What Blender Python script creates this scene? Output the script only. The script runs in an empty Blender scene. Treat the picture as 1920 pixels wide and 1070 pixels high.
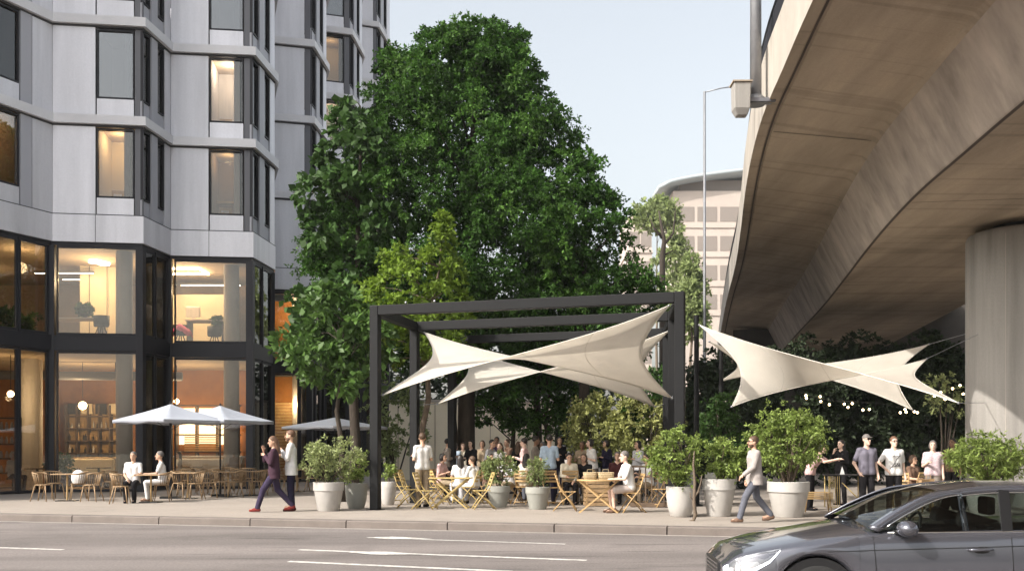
import bpy, bmesh, math, random
import numpy as np
from mathutils import Vector, Matrix, Euler
R = math.radians
sc = bpy.context.scene
COL = sc.collection
# ------------------------------------------------------------------ camera, sky, sun, exposure
CAM_Z, FPX, HOR = 1.42, 1900.0, 842.0          # pavement is z = 0, x to the right, y away from the lens
cam = bpy.data.objects.new('camera', bpy.data.cameras.new('camera'))
COL.objects.link(cam); sc.camera = cam
cam.location = (0, 0, CAM_Z); cam.rotation_euler = (R(90), 0, 0)
cam.data.sensor_width = 36; cam.data.lens = 36 * FPX / 1920
cam.data.shift_y = (HOR - 535) / 1920
cam.data.clip_start = .1; cam.data.clip_end = 3000
SUN_EL, SUN_AZ = 39.0, (-.84, -.54)            # horizontal direction towards the sun
w = bpy.data.worlds.new('World'); sc.world = w; w.use_nodes = True
nt = w.node_tree; bg = nt.nodes['Background']
sky = nt.nodes.new('ShaderNodeTexSky'); sky.sky_type = 'NISHITA'; sky.sun_disc = False
sky.sun_elevation = R(SUN_EL); sky.sun_rotation = math.atan2(SUN_AZ[0], SUN_AZ[1])
sky.air_density = 1.5; sky.dust_density = 5.0; sky.ozone_density = 1.0
hs = nt.nodes.new('ShaderNodeHueSaturation'); hs.inputs['Saturation'].default_value = .36; hs.inputs['Value'].default_value = .87   # a milky, hazy sky
nt.links.new(sky.outputs[0], hs.inputs['Color']); nt.links.new(hs.outputs[0], bg.inputs[0]); bg.inputs[1].default_value = .15
sd = bpy.data.lights.new('sun', 'SUN'); sd.energy = 2.7; sd.angle = R(.55); sd.color = (1, .94, .86)
so = bpy.data.objects.new('sun', sd); COL.objects.link(so); so.location = (-30, -20, 40)
ce = math.cos(R(SUN_EL)); n_ = math.hypot(*SUN_AZ)
TOSUN = Vector((SUN_AZ[0] / n_ * ce, SUN_AZ[1] / n_ * ce, math.sin(R(SUN_EL))))
so.rotation_euler = TOSUN.to_track_quat('Z', 'Y').to_euler()
vs = sc.view_settings; vs.view_transform = 'Standard'; vs.look = 'None'; vs.exposure = 1.08; vs.gamma = 1; vs.use_curve_mapping = False
cy = sc.cycles; cy.max_bounces = 8; cy.diffuse_bounces = 4; cy.glossy_bounces = 3; cy.transmission_bounces = 4
cy.transparent_max_bounces = 12; cy.caustics_reflective = False; cy.caustics_refractive = False
cy.sample_clamp_indirect = 6; cy.use_denoising = True

def gd(px, py):                                  # a point on the pavement
    d = FPX * CAM_Z / (py - HOR); return Vector(((px - 960) / FPX * d, d, 0))
def at(px, py, d):                               # a point at distance d
    return Vector(((px - 960) / FPX * d, d, CAM_Z - (py - HOR) / FPX * d))

# ------------------------------------------------------------------ materials
M = {}
def mat(name, col, rough=.7, var=.0, vscale=3., metal=0., bump=0., bscale=40., spec=.5, col2=None, stretch=None, coat=0., island=0., trans=0., sheen=0., grain=0., gscale=70.):
    m = bpy.data.materials.new(name); m.use_nodes = True; M[name] = m
    t = m.node_tree; N = t.nodes; L = t.links; b = N['Principled BSDF']
    c = (*col, 1)
    b.inputs['Base Color'].default_value = c; b.inputs['Roughness'].default_value = rough
    b.inputs['Metallic'].default_value = metal; b.inputs['Specular IOR Level'].default_value = spec
    b.inputs['Coat Weight'].default_value = coat
    if sheen: b.inputs['Sheen Weight'].default_value = sheen
    src = None
    tc = N.new('ShaderNodeTexCoord'); co = tc.outputs['Object']
    if stretch:
        mp = N.new('ShaderNodeMapping'); mp.inputs['Scale'].default_value = stretch; L.new(co, mp.inputs[0]); co = mp.outputs[0]
    if var > 0:
        no = N.new('ShaderNodeTexNoise'); no.inputs['Scale'].default_value = vscale; no.inputs['Detail'].default_value = 6; no.inputs['Roughness'].default_value = .65
        L.new(co, no.inputs['Vector'])
        mx = N.new('ShaderNodeMix'); mx.data_type = 'RGBA'
        rp = N.new('ShaderNodeMapRange'); rp.inputs[1].default_value = .3; rp.inputs[2].default_value = .7
        L.new(no.outputs['Fac'], rp.inputs[0]); L.new(rp.outputs[0], mx.inputs['Factor'])
        d = col2 or tuple(x * (1 - var) for x in col)
        mx.inputs[6].default_value = (*d, 1); mx.inputs[7].default_value = (*[min(1, x * (1 + var * .5)) for x in col], 1) if not col2 else c
        src = mx.outputs[2]
    if island > 0:
        g = N.new('ShaderNodeNewGeometry'); hv = N.new('ShaderNodeHueSaturation')
        mr = N.new('ShaderNodeMapRange'); mr.inputs[3].default_value = 1 - island; mr.inputs[4].default_value = 1 + island
        L.new(g.outputs['Random Per Island'], mr.inputs[0]); L.new(mr.outputs[0], hv.inputs['Value'])
        if src: L.new(src, hv.inputs['Color'])
        else: hv.inputs['Color'].default_value = c
        src = hv.outputs[0]
    if grain > 0:
        n3 = N.new('ShaderNodeTexNoise'); n3.inputs['Scale'].default_value = gscale; n3.inputs['Detail'].default_value = 3; L.new(tc.outputs['Object'], n3.inputs['Vector'])
        m3 = N.new('ShaderNodeMapRange'); m3.inputs[1].default_value = .25; m3.inputs[2].default_value = .75; m3.inputs[3].default_value = 1 - grain; m3.inputs[4].default_value = 1 + grain; L.new(n3.outputs['Fac'], m3.inputs[0])
        h3 = N.new('ShaderNodeHueSaturation'); L.new(m3.outputs[0], h3.inputs['Value'])
        if src: L.new(src, h3.inputs['Color'])
        else: h3.inputs['Color'].default_value = c
        src = h3.outputs[0]
    if src: L.new(src, b.inputs['Base Color'])
    if bump > 0:
        n2 = N.new('ShaderNodeTexNoise'); n2.inputs['Scale'].default_value = bscale; n2.inputs['Detail'].default_value = 4
        L.new(co, n2.inputs['Vector']); bp = N.new('ShaderNodeBump'); bp.inputs['Strength'].default_value = bump; bp.inputs['Distance'].default_value = .02
        L.new(n2.outputs['Fac'], bp.inputs['Height']); L.new(bp.outputs[0], b.inputs['Normal'])
    if trans > 0:
        tr = N.new('ShaderNodeBsdfTranslucent'); ms = N.new('ShaderNodeMixShader'); ms.inputs[0].default_value = trans
        if src: L.new(src, tr.inputs[0])
        else: tr.inputs[0].default_value = c
        L.new(b.outputs[0], ms.inputs[1]); L.new(tr.outputs[0], ms.inputs[2]); L.new(ms.outputs[0], N['Material Output'].inputs[0])
    return m
def glass(name, tint, refl=1.0, rough=.0, base=.06):
    m = bpy.data.materials.new(name); m.use_nodes = True; M[name] = m
    t = m.node_tree; N = t.nodes; L = t.links; N.remove(N['Principled BSDF'])
    tr = N.new('ShaderNodeBsdfTransparent'); tr.inputs[0].default_value = (*tint, 1)
    gl = N.new('ShaderNodeBsdfGlossy'); gl.inputs['Roughness'].default_value = rough
    lw = N.new('ShaderNodeFresnel'); lw.inputs[0].default_value = 1.5
    mr = N.new('ShaderNodeMath'); mr.operation = 'MULTIPLY_ADD'; mr.inputs[1].default_value = refl; mr.inputs[2].default_value = base; mr.use_clamp = True
    L.new(lw.outputs[0], mr.inputs[0]); ms = N.new('ShaderNodeMixShader')
    L.new(mr.outputs[0], ms.inputs[0]); L.new(tr.outputs[0], ms.inputs[1]); L.new(gl.outputs[0], ms.inputs[2])
    L.new(ms.outputs[0], N['Material Output'].inputs[0]); return m
def emit(name, col, s):
    m = bpy.data.materials.new(name); m.use_nodes = True; M[name] = m
    b = m.node_tree.nodes['Principled BSDF']; b.inputs['Base Color'].default_value = (*col, 1)
    b.inputs['Emission Color'].default_value = (*col, 1); b.inputs['Emission Strength'].default_value = s; return m

mat('asphalt', (.195, .172, .162), .9, .14, .35, grain=.22, gscale=28, bump=.25, bscale=60, stretch=(.35, 1.6, 1), spec=.3)
mat('pavement', (.305, .265, .228), .85, .16, .45, grain=.12, gscale=24, bump=.12, bscale=30)
mat('kerb', (.155, .13, .115), .85, .2, 2., bump=.3, bscale=30)
mat('paint', (.70, .68, .64), .7, .1, 9., col2=(.30, .28, .26))
mat('earth', (.12, .12, .09), .95, .3, .3)
mat('panel', (.74, .73, .77), .42, .16, .9, spec=.5, stretch=(1, 1, .12), island=.07, metal=.25, grain=.035, gscale=16)
mat('ledge', (.74, .73, .75), .5, .1, .7, spec=.25)
mat('joint', (.06, .06, .065), .8)
mat('dark_metal', (.02, .02, .025), .5, spec=.3)
mat('mid_metal', (.13, .13, .145), .5)
mat('light_fin', (.42, .42, .46), .5)
mat('column', (.42, .40, .40), .8, .12, 1.2, bump=.06)
mat('wall_cream', (.72, .62, .44), .8, .06, .8)
mat('wall_orange', (.40, .17, .045), .8, .45, .5)
mat('wall_dim', (.30, .21, .13), .8, .25, .7)
mat('ceiling', (.46, .36, .25), .85, .1, .5)
mat('floor_in', (.25, .17, .1), .6, .2, 1.)
mat('curtain', (.62, .58, .55), .9, .12, 3, stretch=(6, 6, .2))
mat('curtain_dark', (.25, .2, .17), .9, .2, 3, stretch=(6, 6, .2))
mat('concrete', (.40, .325, .245), .88, .42, .4, grain=.08, gscale=30, bump=.12, bscale=14, stretch=(1.6, .22, 1))
mat('concrete_light', (.42, .38, .33), .85, .2, .8, bump=.1, bscale=12)
mat('concrete_web', (.43, .365, .31), .85, .36, .9, bump=.1, bscale=10, stretch=(1.2, 1.2, .18))
mat('pillar', (.30, .285, .265), .85, .2, 1.4, grain=.06, gscale=30, bump=.08, bscale=12, stretch=(2.2, 2.2, .15))
mat('concrete_shade', (.07, .062, .055), .9, .4, .5)  # near-black colour stands in for deep shade under the deck
mat('groove', (.07, .055, .045), .9)
mat('galv', (.28, .285, .30), .45, .15, 3, metal=.5)
mat('pergola', (.009, .0092, .010), .6, spec=.2, var=.15, vscale=2)
mat('sail', (.84, .80, .735), .8, .06, 1.2, trans=.60, grain=.03, gscale=60)
mat('parasol', (.50, .53, .60), .85, .05, 2, trans=.2)
mat('parasol_lightened', (.74, .77, .84), .85, .05, 2, trans=.15)  # paler copy of the parasol cloth, lightened to offset the shade
mat('wood', (.34, .225, .12), .55, .3, 6, stretch=(1, 1, .3))
mat('wood_yellow', (.46, .34, .13), .5, .25, 5)
mat('wood_tan', (.47, .31, .14), .55, .25, 5)
mat('wood_dark', (.12, .08, .05), .6, .3, 4)
mat('black', (.012, .012, .013), .5)
mat('black_soft', (.02, .019, .02), .85)
mat('pot', (.44, .42, .395), .75, .08, 3, bump=.1, bscale=20)
mat('pot_grey', (.30, .30, .27), .8, .12, 3, bump=.1, bscale=20)
mat('soil', (.05, .035, .025), 1, .4, 20)
mat('bark', (.05, .038, .028), .95, .45, 5, bump=.6, bscale=18, stretch=(2, 2, .4))
mat('bark_light', (.14, .105, .075), .95, .4, 6, bump=.5, bscale=18)
mat('leaf_dark', (.054, .128, .021), .6, .55, .4, island=.6, trans=.38, spec=.22)
mat('leaf_highlight', (.085, .18, .03), .55, .4, .6, island=.5, trans=.4, spec=.25)  # lighter green, painted highlights for the outer crown
mat('leaf_mid', (.055, .115, .026), .55, .3, .8, island=.4, trans=.3, spec=.3)
mat('leaf_lime', (.17, .26, .03), .55, .25, 1., island=.35, trans=.42, spec=.3)
mat('leaf_pot', (.25, .33, .085), .5, .35, 3, island=.5, trans=.42, spec=.35)
mat('leaf_potpale', (.34, .39, .17), .5, .3, 3, island=.5, trans=.42, spec=.35)
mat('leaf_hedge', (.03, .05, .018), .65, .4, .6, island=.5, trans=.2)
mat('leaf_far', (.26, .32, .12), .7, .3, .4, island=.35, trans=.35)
mat('leaf_olive', (.36, .38, .13), .7, .3, .7, island=.35, trans=.35)
mat('wall_back', (.80, .72, .56), .85, .12, .4)
mat('far_wall', (.50, .43, .38), .9, .1, .2)
mat('far_dark', (.24, .205, .18), .6)
mat('far_roof', (.34, .38, .40), .5)
mat('skin', (.56, .345, .24), .55, .05, 20)
mat('skin_pale', (.68, .47, .37), .55, .05, 20)
mat('skin_dark', (.26, .145, .09), .55, .05, 20)
mat('eye', (.02, .016, .014), .2)
mat('lip', (.38, .16, .13), .5)
for n, c in dict(white=(.70, .69, .68), cream=(.66, .6, .48), plum=(.055, .028, .042), purple=(.042, .032, .062), navy=(.018, .016, .035), khaki=(.32, .25, .17),
                 greyblue=(.17, .16, .20), lightblue=(.36, .45, .55), pink=(.62, .42, .41), brown=(.17, .105, .075), coat=(.37, .335, .315), jeans=(.115, .12, .145),
                 blackcloth=(.016, .015, .017), shorts=(.52, .44, .40), palegrey=(.5, .5, .52), bordeaux=(.06, .02, .02), redshoe=(.2, .035, .03), taupe=(.22, .19, .165), violet=(.075, .045, .10)).items():
    mat('cloth_' + n, c, .9, .16, 7, bump=.25, bscale=9, spec=.15)
mat('cloth_pattern', (.66, .56, .56), .9, .5, 38, col2=(.3, .2, .25))
mat('hair_brown', (.09, .05, .028), .6, .4, 30, stretch=(3, 3, .5))
mat('hair_dark', (.018, .013, .011), .5, .4, 30)
mat('hair_grey', (.15, .135, .125), .7, .35, 30)
mat('hair_auburn', (.13, .065, .035), .6, .4, 30)
mat('paper', (.42, .27, .14), .85, .12, 5)
mat('basket', (.42, .33, .2), .8, .4, 40)
mat('pink_cloth', (.62, .10, .22), .9, .2, 6)
mat('car_paint', (.115, .118, .14), .17, metal=.62, coat=1., spec=.5)
mat('car_black', (.012, .012, .013), .35)
mat('chrome', (.75, .75, .75), .12, metal=1.)
mat('tyre', (.018, .018, .018), .9)
mat('rim', (.33, .32, .32), .25, metal=.9)
mat('seat_cloth', (.025, .024, .024), .8)
glass('glass', (.93, .90, .85), 1.15, 0, .05)
glass('glass_upper', (.55, .57, .58), 1.5, 0, .16)
glass('glass_side', (.30, .30, .32), 1.1, 0, .05)
glass('car_glass', (.42, .47, .45), .9, 0, .03)
glass('lens', (.95, .95, .97), 1.0, 0, .12)
emit('lamp_warm', (1, .72, .38), 14)
emit('lamp_ceiling', (1, .86, .62), 9)
emit('bulb', (1, .74, .40), 8)
emit('headlamp', (.92, .96, 1), 5)

def add_layer(m, scale, stretch, lo, hi, amount, rot=0., detail=3):
    """one more noise layer multiplied into a material's colour (stains, tracks, streaks)"""
    t = m.node_tree; N = t.nodes; L = t.links; b = N['Principled BSDF']; ln = b.inputs['Base Color'].links; tc = N.new('ShaderNodeTexCoord'); mp = N.new('ShaderNodeMapping'); mp.inputs['Scale'].default_value = stretch; mp.inputs['Rotation'].default_value = (0, 0, rot)
    no = N.new('ShaderNodeTexNoise'); no.inputs['Scale'].default_value = scale; no.inputs['Detail'].default_value = detail; L.new(tc.outputs['Object'], mp.inputs[0]); L.new(mp.outputs[0], no.inputs['Vector'])
    r = N.new('ShaderNodeMapRange'); r.inputs[1].default_value = lo; r.inputs[2].default_value = hi; r.inputs[3].default_value = 1; r.inputs[4].default_value = 1 - amount; L.new(no.outputs['Fac'], r.inputs[0])
    h = N.new('ShaderNodeHueSaturation'); L.new(r.outputs[0], h.inputs['Value'])
    if ln: L.new(ln[0].from_socket, h.inputs['Color'])
    else: h.inputs['Color'].default_value = b.inputs['Base Color'].default_value
    L.new(h.outputs[0], b.inputs['Base Color'])
RA = .2526
add_layer(M['asphalt'], 1., (.03, .75, 1), .45, .62, .22, RA); add_layer(M['asphalt'], 1., (.5, 3.2, 1), .60, .70, .30, RA); add_layer(M['asphalt'], .6, (1, 1, 1), .56, .66, .14)
add_layer(M['pavement'], .9, (1, 1, 1), .55, .68, .16); add_layer(M['pavement'], 5., (1, 1, 1), .62, .70, .22)
add_layer(M['concrete'], 1., (.35, .05, 1), .50, .66, .30, 0, 5); add_layer(M['concrete'], 1., (.1, 2.6, 1), .57, .62, .18, 0, 2); add_layer(M['concrete_web'], 1., (2.6, 1.6, .1), .52, .70, .24, 0, 4); add_layer(M['concrete_light'], 1., (2.4, 1.4, .25), .54, .68, .30, 0, 4)
add_layer(M['pillar'], 1., (2.5, 2.5, .12), .52, .7, .22, 0, 4); add_layer(M['panel'], 1., (1.6, 1.6, .10), .52, .7, .12, 0, 4); add_layer(M['pot'], 3., (1, 1, .5), .56, .7, .2); add_layer(M['sail'], 1.5, (1, 1, 1), .55, .7, .10)
# ------------------------------------------------------------------ mesh helpers
class MB:
    def __init__(s): s.v = []; s.f = []; s.m = []; s.cur = 0
    def add(s, vs, fs, mi=None):
        o = len(s.v); s.v.extend(Vector(p) for p in vs); s.f.extend(tuple(i + o for i in f) for f in fs)
        s.m.extend([s.cur if mi is None else mi] * len(fs)); return s
    def box(s, c, d, rz=0, mi=None):
        c = Vector(c); x, y, z = d[0] / 2, d[1] / 2, d[2] / 2; m = Matrix.Rotation(rz, 3, 'Z')
        return s.add([c + m @ Vector(p) for p in ((-x, -y, -z), (x, -y, -z), (x, y, -z), (-x, y, -z), (-x, -y, z), (x, -y, z), (x, y, z), (-x, y, z))],
                     [(0, 3, 2, 1), (4, 5, 6, 7), (0, 1, 5, 4), (1, 2, 6, 5), (2, 3, 7, 6), (3, 0, 4, 7)], mi)
    def prism(s, poly, z0, z1, mi=None):
        n = len(poly)
        a = sum(poly[i][0] * poly[(i + 1) % n][1] - poly[(i + 1) % n][0] * poly[i][1] for i in range(n))
        if a < 0: poly = poly[::-1]
        return s.add([(p[0], p[1], z0) for p in poly] + [(p[0], p[1], z1) for p in poly],
                     [tuple(range(n - 1, -1, -1)), tuple(range(n, 2 * n))] + [(i, (i + 1) % n, (i + 1) % n + n, i + n) for i in range(n)], mi)
    def bar(s, a, b, w, h=None, up=(0, 0, 1), mi=None):
        a = Vector(a); b = Vector(b); h = h or w; d = (b - a).normalized(); up = Vector(up)
        if abs(d.dot(up)) > .98: up = Vector((0, 1, 0))
        x = d.cross(up).normalized(); y = x.cross(d).normalized(); x *= w / 2; y *= h / 2
        return s.add([a - x - y, a + x - y, a + x + y, a - x + y, b - x - y, b + x - y, b + x + y, b - x + y],
                     [(0, 3, 2, 1), (4, 5, 6, 7), (0, 1, 5, 4), (1, 2, 6, 5), (2, 3, 7, 6), (3, 0, 4, 7)][::1], mi)
    def tube(s, pts, r, n=8, caps=True, mi=None):
        pts = [Vector(p) for p in pts]; k = len(pts); rs = r if hasattr(r, '__len__') else [r] * k
        vs = []; prev = None
        for i, p in enumerate(pts):
            d = (pts[min(i + 1, k - 1)] - pts[max(i - 1, 0)]).normalized()
            if prev is None:
                u = Vector((0, 0, 1)) if abs(d.z) < .9 else Vector((1, 0, 0)); x = d.cross(u).normalized()
            else: x = (prev - d * prev.dot(d)).normalized()
            prev = x; y = d.cross(x)
            vs += [p + (x * math.cos(2 * math.pi * j / n) + y * math.sin(2 * math.pi * j / n)) * rs[i] for j in range(n)]
        fs = [(i * n + j, i * n + (j + 1) % n, (i + 1) * n + (j + 1) % n, (i + 1) * n + j) for i in range(k - 1) for j in range(n)]
        if caps: fs += [tuple(range(n - 1, -1, -1)), tuple((k - 1) * n + j for j in range(n))]
        return s.add(vs, fs, mi)
    def lathe(s, prof, n=24, c=(0, 0, 0), mi=None, sx=1, sy=1):
        c = Vector(c); k = len(prof)
        vs = [c + Vector((r * math.cos(2 * math.pi * j / n) * sx, r * math.sin(2 * math.pi * j / n) * sy, z)) for r, z in prof for j in range(n)]
        fs = [(i * n + j, i * n + (j + 1) % n, (i + 1) * n + (j + 1) % n, (i + 1) * n + j) for i in range(k - 1) for j in range(n)]
        if prof[0][0] > 1e-4: fs.append(tuple(range(n - 1, -1, -1)))
        if prof[-1][0] > 1e-4: fs.append(tuple((k - 1) * n + j for j in range(n)))
        return s.add(vs, fs, mi)
    def ell(s, c, r, n=12, k=8, mi=None):
        c = Vector(c); r = r if hasattr(r, '__len__') else (r, r, r)
        vs = [c + Vector((r[0] * math.sin(math.pi * i / k) * math.cos(2 * math.pi * j / n), r[1] * math.sin(math.pi * i / k) * math.sin(2 * math.pi * j / n), -r[2] * math.cos(math.pi * i / k))) for i in range(k + 1) for j in range(n)]
        return s.add(vs, [(i * n + j, i * n + (j + 1) % n, (i + 1) * n + (j + 1) % n, (i + 1) * n + j) for i in range(k) for j in range(n)], mi)
    def grid(s, rows, mi=None, flip=False):
        n = len(rows[0]); k = len(rows)
        fs = [(i * n + j, i * n + j + 1, (i + 1) * n + j + 1, (i + 1) * n + j) for i in range(k - 1) for j in range(n - 1)]
        if flip: fs = [f[::-1] for f in fs]
        return s.add([p for r_ in rows for p in r_], fs, mi)
    def build(s, name, mats, parent=None, smooth=False, bevel=0, solid=0, loc=None, angle=None):
        me = bpy.data.meshes.new(name); off = Vector((0, 0, 0))
        if parent is not None and loc == 'world': off = -parent.location
        me.from_pydata([tuple(p + off) for p in s.v], [], s.f)
        for m in (mats if isinstance(mats, (list, tuple)) else [mats]): me.materials.append(M[m] if isinstance(m, str) else m)
        if any(s.m): me.polygons.foreach_set('material_index', s.m)
        if smooth: me.polygons.foreach_set('use_smooth', [True] * len(s.f))
        bm_ = bmesh.new(); bm_.from_mesh(me)
        bmesh.ops.remove_doubles(bm_, verts=bm_.verts, dist=1e-4); bmesh.ops.recalc_face_normals(bm_, faces=bm_.faces)
        bm_.to_mesh(me); bm_.free()
        if smooth and angle: me.set_sharp_from_angle(angle=R(angle))
        o = bpy.data.objects.new(name, me); COL.objects.link(o)
        if parent is not None: o.parent = parent
        elif loc is not None and loc != 'world': o.location = loc
        if solid:
            q = o.modifiers.new('solid', 'SOLIDIFY'); q.thickness = solid; q.offset = 0
        if bevel:
            q = o.modifiers.new('bevel', 'BEVEL'); q.width = bevel; q.segments = 2; q.limit_method = 'ANGLE'
        return o
def raw(name, verts, faces, material, parent=None, smooth=False, off=None):
    """fast mesh from numpy arrays (all faces the same size)"""
    me = bpy.data.meshes.new(name); nv, nf, k = len(verts), len(faces), faces.shape[1]
    v = np.asarray(verts, np.float32)
    if off is not None: v = v + np.array(off, np.float32)
    me.vertices.add(nv); me.vertices.foreach_set('co', v.ravel())
    me.loops.add(nf * k); me.loops.foreach_set('vertex_index', np.ascontiguousarray(faces, np.int32).ravel())
    me.polygons.add(nf); me.polygons.foreach_set('loop_start', np.arange(0, nf * k, k, dtype=np.int32))
    if smooth: me.polygons.foreach_set('use_smooth', np.ones(nf, bool))
    me.update(calc_edges=True); me.validate()
    me.materials.append(M[material] if isinstance(material, str) else material)
    o = bpy.data.objects.new(name, me); COL.objects.link(o)
    if parent is not None: o.parent = parent
    return o
def tag(o, label=None, cat=None, group=None, kind=None):
    if label: o['label'] = label
    if cat: o['category'] = cat
    if group: o['group'] = group
    if kind: o['kind'] = kind
    return o
def thing(name, label, cat, loc=(0, 0, 0), rz=0, group=None):
    o = bpy.data.objects.new(name, None); COL.objects.link(o); o.location = loc; o.rotation_euler = (0, 0, rz); o.empty_display_size = .2
    return tag(o, label, cat, group)
def dup(root, loc, rz=0, label=None, group=None, scale=1.):
    r = root.copy(); COL.objects.link(r); r.location = loc; r.rotation_euler = (0, 0, rz); r.scale = (scale,) * 3
    if label: r['label'] = label
    if group: r['group'] = group
    for ch in list(root.children):
        c = ch.copy(); COL.objects.link(c); c.parent = r
        for g in ch.children:
            d = g.copy(); COL.objects.link(d); d.parent = c
    return r
def crom(pts, n):
    """Catmull-Rom through points, n samples per span"""
    P = [Vector(p) for p in pts]; P = [2 * P[0] - P[1]] + P + [2 * P[-1] - P[-2]]; out = []
    for i in range(1, len(P) - 2):
        a, b, c, d = P[i - 1:i + 3]
        for k in range(n):
            t = k / n; out.append(.5 * ((2 * b) + (c - a) * t + (2 * a - 5 * b + 4 * c - d) * t * t + (3 * b - a - 3 * c + d) * t ** 3))
    out.append(P[-2]); return out

# ------------------------------------------------------------------ ground, road, kerb
KA = Vector((-11.44, 22.65, 0)); KD = Vector((14.14, -3.65, 0)).normalized(); KN = Vector((KD.y, -KD.x, 0))   # KN points to the lens side
if KN.y > 0: KN = -KN
def kp(u, t, z=0): p = KA + KD * u + KN * t; return Vector((p.x, p.y, z))
def road_z(t): return -.14 - .024 * min(t, 26)
mb = MB(); mb.add([kp(-200, .0), kp(300, .0), kp(300, -400), kp(-200, -400)], [(0, 1, 2, 3)])
tag(mb.build('pavement', 'pavement'), kind='structure')
mb = MB(); ts = [.3, 2, 4, 6, 8, 10, 12, 15, 20, 26, 60]
mb.grid([[kp(u, t, road_z(t)) for t in ts] for u in (-160, -40, 0, 10, 20, 60, 240)])
tag(mb.build('road', 'asphalt'), kind='structure')
mb = MB(); mb.add([(-900, -500, -1.2), (900, -500, -1.2), (900, 1500, -1.2), (-900, 1500, -1.2)], [(0, 1, 2, 3)])
tag(mb.build('ground', 'earth'), kind='structure')
mb = MB()
for i in range(-14, 26):
    a, b = i * 2.12 + .012, (i + 1) * 2.12 - .012
    rows = [[kp(u, .006, .003), kp(u, .30, .003), kp(u, .325, -.02), kp(u, .34, -.30)] for u in (a, b)]
    mb.grid(rows)
    for u in (a, b): mb.add([kp(u, .006, .003), kp(u, .30, .003), kp(u, .325, -.02), kp(u, .34, -.3), kp(u, .006, -.3)], [(0, 1, 2, 3, 4)])
tag(mb.build('kerb', 'kerb'), kind='structure')
mb = MB()
mb.add([kp(-60, .36, road_z(.36) + .004), kp(60, .36, road_z(.36) + .004), kp(60, .52, road_z(.52) + .004), kp(-60, .52, road_z(.52) + .004)], [(0, 1, 2, 3)])
mb.build('gutter', mat('gutter_dust', (.30, .27, .24), .9, .2, 3))['kind'] = 'structure'
def road_pt(px, py):
    t = 4.
    for _ in range(12):
        d = FPX * (CAM_Z - road_z(t)) / (py - HOR); p = Vector(((px - 960) / FPX * d, d, 0)); t = (p - KA).dot(KN)
    return p, t
marks = MB()
for (x0, y0, x1, y1, wd) in ((560, 1030, 1100, 1050, .13), (541, 1052, 960, 1071, .13), (-260, 1018, 118, 1030, .12), (690, 1007.5, 1060, 1019.5, .085), (-420, 1046, -40, 1062, .12)):
    (p, t0), (q, t1) = road_pt(x0, y0), road_pt(x1, y1)
    u0, u1 = (p - KA).dot(KD), (q - KA).dot(KD)
    for s in range(8):
        a, b = s / 8, (s + 1) / 8; ua, ub = u0 + (u1 - u0) * a, u0 + (u1 - u0) * b; ta, tb = t0 + (t1 - t0) * a, t0 + (t1 - t0) * b
        marks.add([kp(ua, ta - wd / 2, road_z(ta - wd / 2) + .005), kp(ub, tb - wd / 2, road_z(tb - wd / 2) + .005), kp(ub, tb + wd / 2, road_z(tb + wd / 2) + .005), kp(ua, ta + wd / 2, road_z(ta + wd / 2) + .005)], [(0, 1, 2, 3)])
for (xc, yc) in ((738, 1008.5), (712, 1037)):               # small painted arrow heads on the lines
    p, t = road_pt(xc, yc); u = (p - KA).dot(KD)
    pts = [(-.55, 0), (-.1, -.2), (.1, -.2), (.75, 0), (.1, .17), (-.1, .17)]
    marks.add([kp(u + a, t + b, road_z(t + b) + .009) for a, b in pts], [tuple(range(6))])
tag(marks.build('road_marking', 'paint'), kind='structure')
# ------------------------------------------------------------------ the hotel building on the left
def xy(px, d): return Vector(((px - 960) / FPX * d, d, 0))
Pa, Pa2, Pb, Pc, Pd, Pe, Pf, Pg = Vector((-26, 24.9, 0)), Vector((-19.1, 25.1, 0)), Vector((-17.2, 29.2, 0)), xy(98, 33.5), xy(268, 33.9), xy(320, 36.0), xy(474, 36.35), xy(515, 38.9)  # Pa2 corner lies out of view, moved nearer to shade the cafe pavement
Pg2, Ph, Pi, Pi2, Pj, Pk, Pk2, Pl, Pm = xy(500, 43.4), xy(585, 43.9), xy(612, 46.6), xy(595, 50.2), xy(657, 50.7), xy(679, 53.5), xy(662, 57.2), xy(707, 57.7), xy(730, 60.7)
PLAN = [Pa, Pa2, Pb, Pc, Pd, Pe, Pf, Pg, Pg2, Ph, Pi, Pi2, Pj, Pk, Pk2, Pl, Pm]
hotel = thing('apartment_building', 'tall pale panelled corner building with stepped bays above a glazed dark framed ground storey', 'building', (-14, 36, 0))
LEDGES = [9.2 + 3.3 * i for i in range(8)]; ROOF = 34.0
def offs(pl, o):
    out = []
    for i, p in enumerate(pl):
        ns = []
        for a, b in ((i - 1, i), (i, i + 1)):
            if 0 <= a and b < len(pl):
                t = (pl[b] - pl[a]).normalized(); ns.append(Vector((t.y, -t.x, 0)))
        if len(ns) == 1: out.append(p + ns[0] * o)
        else:
            m = (ns[0] + ns[1]); m /= max(.35, m.length_squared / 2) if m.length_squared > 0 else 1
            out.append(p + m * o)
    return out
def band(name, z0, z1, o1, o0, material, bevel=0):
    A, B = offs(PLAN, o1), offs(PLAN, o0); mb = MB()
    for i in range(len(PLAN) - 1):
        c = [B[i], A[i], A[i + 1], B[i + 1]]
        mb.add([Vector((p.x, p.y, z)) for z in (z0, z1) for p in c], [(0, 1, 2, 3), (7, 6, 5, 4), (1, 5, 6, 2), (0, 3, 7, 4)])
    return mb.build(name, material, hotel, loc='world', bevel=bevel)
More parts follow.
